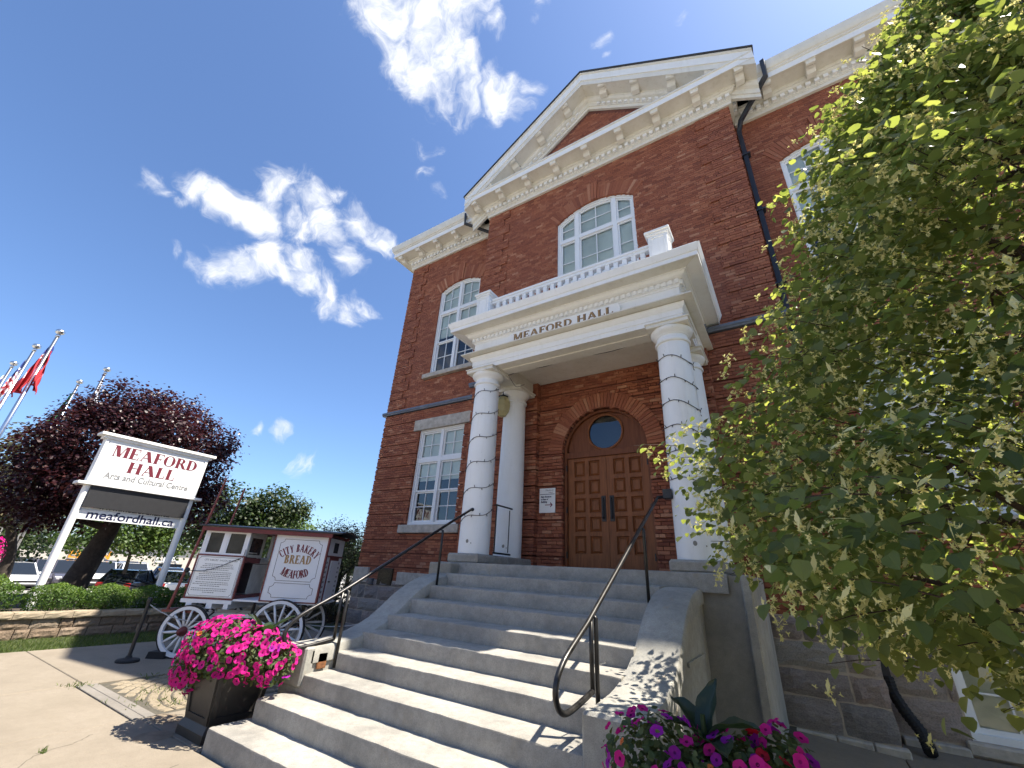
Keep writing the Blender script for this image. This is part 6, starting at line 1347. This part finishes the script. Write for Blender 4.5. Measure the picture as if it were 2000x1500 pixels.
# ------------------------------------------------------------------ petunias
def petunia_mesh(mat, nm='flower'):
    m = MB(); n = 15; vs = [(0, 0, -.25)]; ring0 = []; 
    for k in range(n): a = 2*math.pi*k/n; vs.append((.22*math.cos(a), .22*math.sin(a), -.02))
    for k in range(n): a = 2*math.pi*k/n; l = 1 - .14*abs(math.cos(2.5*a)); w = .10*math.sin(5*a+.6); vs.append((l*math.cos(a), l*math.sin(a), .10 + w))
    m.v = [Vector(v) for v in vs]; m.v = [tuple(v) for v in vs]
    for k in range(n): m.f.append((0, 1+k, 1+(k+1) % n)); m.t.append(0.05); m.m.append(0)
    for k in range(n): m.f.append((1+k, 1+n+k, 1+n+(k+1) % n, 1+(k+1) % n)); m.t.append(1.0); m.m.append(0)
    return m.mesh(nm, mat, True)
PM = {k: petunia_mesh(MT[k]) for k in ('magenta', 'purple', 'redpetal', 'orangepetal', 'yellowpetal')}
def petunias(cx, cy, name, label, nfl, blobs, kinds, fsize, seed, nleaf):
    r_ = np.random.default_rng(seed); PT = thing('petunia_plant', label, 'flowers', (cx, cy, .64), 'petunias in the planters')
    B = np.array(blobs); w = (B[:, 3]*B[:, 4] + B[:, 4]*B[:, 5]); w = w/w.sum()
    def surf(n, lo, hi):
        idx = r_.choice(len(B), n, p=w); d = unit(r_.normal(0, 1, (n, 3)) + np.array([0.05, -.35, .25])); return B[idx, :3] + d*B[idx, 3:6]*r_.uniform(lo, hi, (n, 1)), d, idx
    P, d, _ = surf(nleaf, .55, 1.0); D = unit(d + r_.normal(0, .7, (nleaf, 3))); me = scatter('leaves', P, frames(unit(d + np.array([0, 0, .5]) + r_.normal(0, .6, (nleaf, 3))), D), r_.uniform(.025, .05, nleaf), r_.random(nleaf), MAP_V*np.array([.8, 1, 1]), MAP_F, MT['foliage']); o = put(me, 'leaves', PT); o['kind'] = 'stuff'
    m = MB()
    for k in range(60): q, dd, _ = surf(1, .6, 1.0); limb(m, (cx + r_.normal(0, .1), cy + r_.normal(0, .1), .66), q[0], .005, .002, .15, 6, 4)
    m.build('stems', MT['foliage'], PT, kind='stuff')
    # flowers kept apart from one another over the visible shell
    pts = []; tries = 0
    while len(pts) < nfl and tries < nfl*60:
        tries += 1; p, dd, idx = surf(1, .96, 1.07); p, dd = p[0], dd[0]
        inside = ((((p - B[:, :3])/B[:, 3:6])**2).sum(1) < .8).any()
        if inside or any(np.linalg.norm(p-q) < fsize*1.0 for q, _ in pts): continue
        pts.append((p, dd))
    for p, dd in pts:
        k = r_.choice(list(kinds), p=list(kinds.values())); nv = unit((dd + r_.normal(0, .30, 3) + np.array([0, -.15, .12]))[None])[0]; Fq = frames(nv[None], r_.normal(0, 1, (1, 3)))[0]; s = fsize*r_.uniform(.78, 1.15)*(.6 if k in ('orangepetal', 'yellowpetal') else 1); M = Matrix.Identity(4)
        for a in range(3):
            for c in range(3): M[a][c] = Fq[a, c]*s
            M[a][3] = p[a]
        put(PM[k], 'flower', PT, M)
    return PT
petunias(PLX[0], PLY, 'petunia_plant', 'mass of magenta petunias overflowing the planter beside the bottom step', 290, [(-5.42, 2.80, .74, .46, .36, .27), (-5.02, 2.90, .70, .40, .36, .24), (-5.62, 2.70, .52, .30, .24, .22), (-4.78, 3.0, .64, .22, .25, .20), (-5.30, 2.66, .60, .36, .18, .14)], {'magenta': .91, 'purple': .03, 'redpetal': .02, 'orangepetal': .03, 'yellowpetal': .01}, .040, 2, 4200)
petunias(PLX[1], PLY, 'petunia_plant', 'purple and crimson petunias in the shaded planter at the bottom edge', 120, [(-.80, 2.78, .74, .30, .26, .24), (-.40, 2.84, .74, .32, .26, .20), (-.60, 2.70, .66, .36, .22, .22), (-.25, 2.95, .78, .16, .2, .2)], {'magenta': .42, 'purple': .42, 'redpetal': .12, 'orangepetal': .04}, .035, 8, 2600)
def canna(cx, cy, z, label, leaves, scale):
    CN = thing('canna_plant', label, 'plant', (cx, cy, z))
    for (az, tilt, L, wd, curl) in leaves:
        m = MB(); n, k = 10, 4; vs = []; rot = Matrix.Rotation(az, 3, 'Z'); pitch = tilt; p = Vector((0, 0, 0)); prev = []
        for i in range(n+1):
            t = i/n; w = wd*math.sin(math.pi*min(1, .06 + t*.94))**.75*(1 if t < .97 else .3); fw = Vector((math.cos(pitch), 0, math.sin(pitch))); up = Vector((-math.sin(pitch), 0, math.cos(pitch)))
            for j in range(-k, k+1):
                s = j/k; vs.append(tuple(rot @ (p + Vector((0, s*w, 0)) + up*(abs(s)**1.5*w*.45 + .006*math.sin(t*16+s*5)))))
            p = p + fw*(L/n); pitch -= curl/n
        m.add([(v[0]+cx, v[1]+cy, v[2]+z) for v in vs], [(i*(2*k+1)+j, i*(2*k+1)+j+1, (i+1)*(2*k+1)+j+1, (i+1)*(2*k+1)+j) for i in range(n) for j in range(2*k)], rng.random()); m.build('leaf', MT['canna'], CN, smooth=True)
    m = MB(); m.tube([(cx, cy, z-.15), (cx, cy, z+.12)], [.02, .012], 8); m.build('stalk', MT['foliage'], CN); return CN
canna(-5.12, 3.02, .82, 'green canna leaves rising from the magenta petunias', [(3.6, 1.0, .34, .045, .6), (-.2, .75, .36, .06, .7), (.9, .9, .36, .06, .5), (2.4, .8, .30, .05, .8), (-1.2, .8, .30, .05, .9), (4.6, 1.1, .3, .045, .3)], 1)
canna(-.58, 2.86, .86, 'dark green broad canna leaves among the purple petunias', [(2.6, 1.0, .27, .065, .9), (.9, 1.25, .30, .07, .2), (-.1, .75, .30, .075, .8), (-1.1, .35, .33, .08, .5), (3.7, .8, .22, .05, .9)], 1)
# flower tower at the left edge
FT = thing('flower_tower', 'magenta flower basket at the left picture edge above the hedge', 'flowers', (-12.9, 1.45, .4)); m = MB(); m.tube([(-12.95, 1.3, .3), (-12.95, 1.3, 2.1)], .02, 8); m.build('stand', MT['black'], FT)
n = 900; d = unit(rng.normal(0, 1, (n, 3))); P = np.array([-12.9, 1.62, 1.38]) + d*np.array([.4, .40, .48])*rng.uniform(.8, 1.05, (n, 1)); me = scatter('blooms', P, frames(d, rng.normal(0, 1, (n, 3))), rng.uniform(.03, .06, n), np.full(n, 1.0), MAP_V, MAP_F, MT['magenta']); o = put(me, 'blooms', FT); o['kind'] = 'stuff'
# ------------------------------------------------------------------ parked cars
def car_parts(L, W, H, hood, suv):
    """shell, glass, wheels, lamps; local: x forward, y left, z up"""
    g = .20; belt = H*.58; hw = W/2
    st = [(-L/2, .45, belt*.86), (-L/2+.06, g+.08, belt*.98), (-L/2+.25, g, belt), (-L*.18, g, belt), (L*.12, g, belt*.98), (L/2-hood*.55, g, belt*.90), (L/2-.22, g+.02, belt*.80), (L/2-.04, g+.10, belt*.66), (L/2, .34, belt*.58)]
    vs = []; fs = []; sec = 10
    for i, (x, zl, zh) in enumerate(st):
        e = min(1, .86 + .14*min(i, len(st)-1-i)/2); w = hw*e
        prof = [(-w*.86, zl), (-w, zl+.10), (-w, zl+(zh-zl)*.55), (-w*.97, zh-.04), (-w*.88, zh), (w*.88, zh), (w*.97, zh-.04), (w, zl+(zh-zl)*.55), (w, zl+.10), (w*.86, zl)]
        vs += [(x, y, z) for y, z in prof]
    for i in range(len(st)-1):
        for j in range(sec): a, b = i*sec+j, i*sec+(j+1) % sec; fs.append((a, b, b+sec, a+sec))
    fs.append(tuple(range(sec))); fs.append(tuple(reversed(range((len(st)-1)*sec, len(st)*sec))))
    xb, xr0, xr1, xf_ = -L/2+.12, -L/2+(.45 if suv else .85), L*.06, L*.06 + .75
    top = H; tw = hw*.74; o = len(vs)
    cab = [(xb+.05, hw*.90, belt-.01), (xr0, tw, top-.02), (xr0+.35, tw, top), (xr1, tw, top-.01), (xf_, hw*.90, belt-.04)]
    for x, w, z in cab: vs += [(x, -w, z), (x, w, z)]
    fs += [(o+2, o+4, o+5, o+3), (o+4, o+6, o+7, o+5)]
    m = MB(); m.add(vs, fs)
    for s in (-1, 1):                                              # pillars
        for (i, j) in ((0, 1), (3, 4)): a, b = cab[i], cab[j]; m.tube([(a[0], s*a[1], a[2]), (b[0], s*b[1], b[2])], .045, 6)
        m.tube([(-.12, s*hw*.93, belt), (-.10, s*tw*1.01, top-.03)], .04, 6); m.tube([(cab[1][0], s*tw, cab[1][2]-.01), (cab[3][0], s*tw, cab[3][2]-.02)], .04, 6); m.cbox(.55, .75, s*(hw+.10)-.09, s*(hw+.10)+.09, belt-.02, belt+.12, .03)
    gl = MB(); q = lambda i, s: (cab[i][0], s*cab[i][1]*.985, cab[i][2]-.008)
    gl.add([q(0, -1), q(0, 1), q(1, 1), q(1, -1)], [(0, 1, 2, 3)]); gl.add([q(3, -1), q(3, 1), q(4, 1), q(4, -1)], [(0, 1, 2, 3)])
    for s in (-1, 1): gl.add([q(0, s), q(1, s), q(2, s), q(3, s), q(4, s)], [(0, 1, 2, 3, 4)])
    wh = MB(); wh.M = Matrix.Rotation(math.pi/2, 4, 'X'); wh.lathe([(.10, -.10), (.31, -.11), (.335, -.08), (.335, .08), (.31, .11), (.10, .10)], 0, 0, 20); rim = MB(); rim.M = Matrix.Rotation(math.pi/2, 4, 'X'); rim.lathe([(.02, -.115), (.21, -.112), (.215, .112), (.02, .115)], 0, 0, 16)
    fl = MB(); rl = MB(); gr = MB()
    for s in (-1, 1): fl.cbox(L/2-.30, L/2-.03, s*hw*.70-.17, s*hw*.70+.17, belt*.66, belt*.76, .03); rl.cbox(-L/2-.012, -L/2+.12, s*hw*.72-.16, s*hw*.72+.16, belt*.70, belt*.95, .02)
    gr.cbox(L/2-.10, L/2+.015, -hw*.62, hw*.62, .42, belt*.64, .02); gr.cbox(-L/2-.02, -L/2+.1, -hw*.8, hw*.8, .30, .44, .02); gr.cbox(L/2-.12, L/2+.02, -hw*.85, hw*.85, .22, .34, .02)
    return m, gl, wh, rim, fl, rl, gr, L, W
def paint(name, c): return simple(name, c, .3, var=.03, coat=.8)
CG = simple('car_glass', (0.012, 0.015, 0.018), .05, spec=.9); RIMM = simple('alloy_rim', (0.4, 0.4, 0.42), .3, metal=.9); LMP = simple('headlamp', (0.6, 0.62, 0.65), .15); RLP = simple('tail_lamp', (0.30, 0.01, 0.01), .25)
def car(label, x, y, z, rz, dims, col, rack=False):
    Cn = thing('parked_car', label, 'car', (x, y, z), 'cars in the parking lot'); M = Matrix.Translation((x, y, z)) @ Matrix.Rotation(rz, 4, 'Z')
    m, gl, wh, rim, fl, rl, gr, L, W = car_parts(*dims); put(m.mesh('body', col), 'body', Cn, M); put(gl.mesh('windows', CG), 'window', Cn, M); put(fl.mesh('headlight', LMP), 'headlight', Cn, M); put(rl.mesh('tail_light', RLP), 'tail_light', Cn, M); put(gr.mesh('grille', MT['rubber']), 'grille', Cn, M)
    wm, rm = wh.mesh('tyre', MT['rubber'], False), rim.mesh('rim', RIMM)
    for sx in (-1, 1):
        for sy in (-1, 1): T_ = M @ Matrix.Translation((sx*(L/2-.85), sy*(W/2-.10), .335)); w_ = put(wm, 'wheel', Cn, T_); put(rm, 'rim', w_, T_)
    if rack: r_ = MB(); [r_.tube([(-1.3, s*W*.33, dims[2]+.06), (.2, s*W*.33, dims[2]+.06)], .025, 6) for s in (-1, 1)]; put(r_.mesh('roof_rack', MT['alu']), 'roof_rack', Cn, M)
WHT, BLK, NVY, GRY, BLU = paint('white_car_paint', (0.75, 0.75, 0.75)), paint('black_car_paint', (0.012, 0.013, 0.016)), paint('navy_car_paint', (0.02, 0.03, 0.07)), paint('grey_car_paint', (0.06, 0.055, 0.07)), paint('blue_car_paint', (0.03, 0.08, 0.20))
def polar(az, D): return (D*math.sin(R_(az)), D*math.cos(R_(az)))
SUVD, CARD = (4.5, 1.86, 1.66, 1.0, True), (4.5, 1.80, 1.46, 1.05, False)
def park(label, az, D, face, dims, col, rack=False, dz=0.0):
    x, y = polar(az, D); car(label, x, y, -.79+dz, math.atan2(-y, -x) + face, dims, col, rack)
park('white SUV parked facing the viewer, seen right of the maple trunk', -74.65, 45, .12, SUVD, WHT)
park('black car parked in front of the white estate', -72.0, 36, math.pi-.35, CARD, BLK)
park('white estate car with roof rack behind the black car', -72.3, 44, .25, SUVD, WHT, True)
park('white hatchback seen from behind beside the right sign post', -69.0, 37, math.pi+.12, CARD, WHT)
park('blue car beyond the white hatchback', -69.6, 46, math.pi+.2, CARD, BLU)
park('dark pickup-like SUV beside the white SUV', -73.0, 52, .5, SUVD, NVY)
park('dark grey SUV left of the left sign post', -78.2, 44, .3, SUVD, GRY)
park('grey SUV glimpsed between sign post and maple trunk', -76.9, 44, .2, SUVD, GRY)
park('white car at the left picture edge behind the hedge', -80.0, 42, .3, CARD, WHT)
park('blue car glimpsed through the open middle of the wagon', -63.2, 36, .3, CARD, BLU)
# ------------------------------------------------------------------ shop building beyond the lot
SB = thing('shop_building', 'pale low shop building with big sign letters beyond the parked cars', 'building', (-60, 18, -.8))
m = MB(); m.M = Matrix.Translation((-58, 17, -.8)) @ Matrix.Rotation(R_(-17), 4, 'Z'); m.box(-3, 0, -12, 11, 0, 3.0); m.build('wall', simple('pale_stucco', (0.55, 0.5, 0.42), .9, var=.15), SB)
BMx = m.M.copy()
m = MB(); m.M = BMx; m.box(-3.3, .3, -12.2, 11.2, 3.0, 3.25); m.build('roof', MT['shingle'], SB)
for k in range(6): m = MB(); m.M = BMx; m.box(0, .03, -11 + k*3.6, -9 + k*3.6, .3, 1.5); m.build('window', CG, SB)
fb_ = lambda yc, z0: (lambda u, v, d: tuple(BMx @ Vector((.05+d, yc+u, z0+v))))
sans('EMEN', 1.0, fb_(-2.2, 1.65), simple('orange_sign_letter', (0.75, 0.30, 0.02), .5), 'sign_letters', SB, 3.0, .02, .02); sans('LEA', .9, fb_(4.0, 1.65), MT['signwhite'], 'sign_letters', SB, 2.0, .02, .02); sans('CTIC', .9, fb_(8.2, 1.65), MT['signwhite'], 'sign_letters', SB, 2.4, .02, .02)
# black rail by the maple trunk
m = MB(); x, y = -15.6, 4.5
m.tube([(x, y, .36), (x, y, 1.02), (x+.1, y+.25, 1.02), (x+.2, y+1.1, .78)], .022, 8); m.tube([(x, y+.02, .90), (x+.2, y+1.1, .66)], .018, 8); m.tube([(x+.2, y+1.1, .36), (x+.2, y+1.1, .80)], .02, 8)
tag(m.build('garden_rail', MT['black']), 'low black metal rail beside the maple trunk', 'railing')

# ------------------------------------------------------------------ far side of the street, behind the viewer (seen only in the window reflections; added pale to bounce light onto the shaded front)
ST_ = MB(); ST_.box(-60, 40, -19.5, -9.25, -.299, -.18); structure(ST_.build('road', simple('pale_fill_street', (0.40, 0.38, 0.34), .9, var=.2, scale=2)))  # unseen road, lightened to throw sun back onto the shaded facade
FW = MB(); FW.box(-60, 40, -23, -19.52, -.299, -.05); structure(FW.build('far_pavement', MT['walk']))
for i, (x0, x1, h, c, lab) in enumerate(((-30, -17, 7.5, (0.70, 0.65, 0.55), 'cream shop block across the street'), (-17, -4, 9.0, (0.74, 0.71, 0.64), 'tall pale shop block across the street'), (-4, 10, 8.0, (0.70, 0.64, 0.54), 'sandy shop block across the street'), (10, 24, 8.6, (0.76, 0.74, 0.70), 'white shop block across the street'))):
    S_ = thing('street_shop', lab, 'building', ((x0+x1)/2, -23, 0), 'shops across the street'); m = MB(); m.box(x0+.02, x1-.02, -33, -23, -.2, h); m.build('wall', simple('render_%d' % i, c, .9, var=.12), S_)
    m = MB(); m.box(x0, x1, -23.3, -22.6, h, h+.45); m.build('cornice', MT['white'], S_)
    for k in range(4):
        for z0, z1 in ((.3, 2.7), (4.0, 6.0)):
            xx = x0 + 1.2 + k*(x1-x0-2.2)/4; m = MB(); m.box(xx, xx + (2.0 if z0 < 1 else 1.3), -23.02, -22.96, z0, z1); m.build('window', CG, S_)
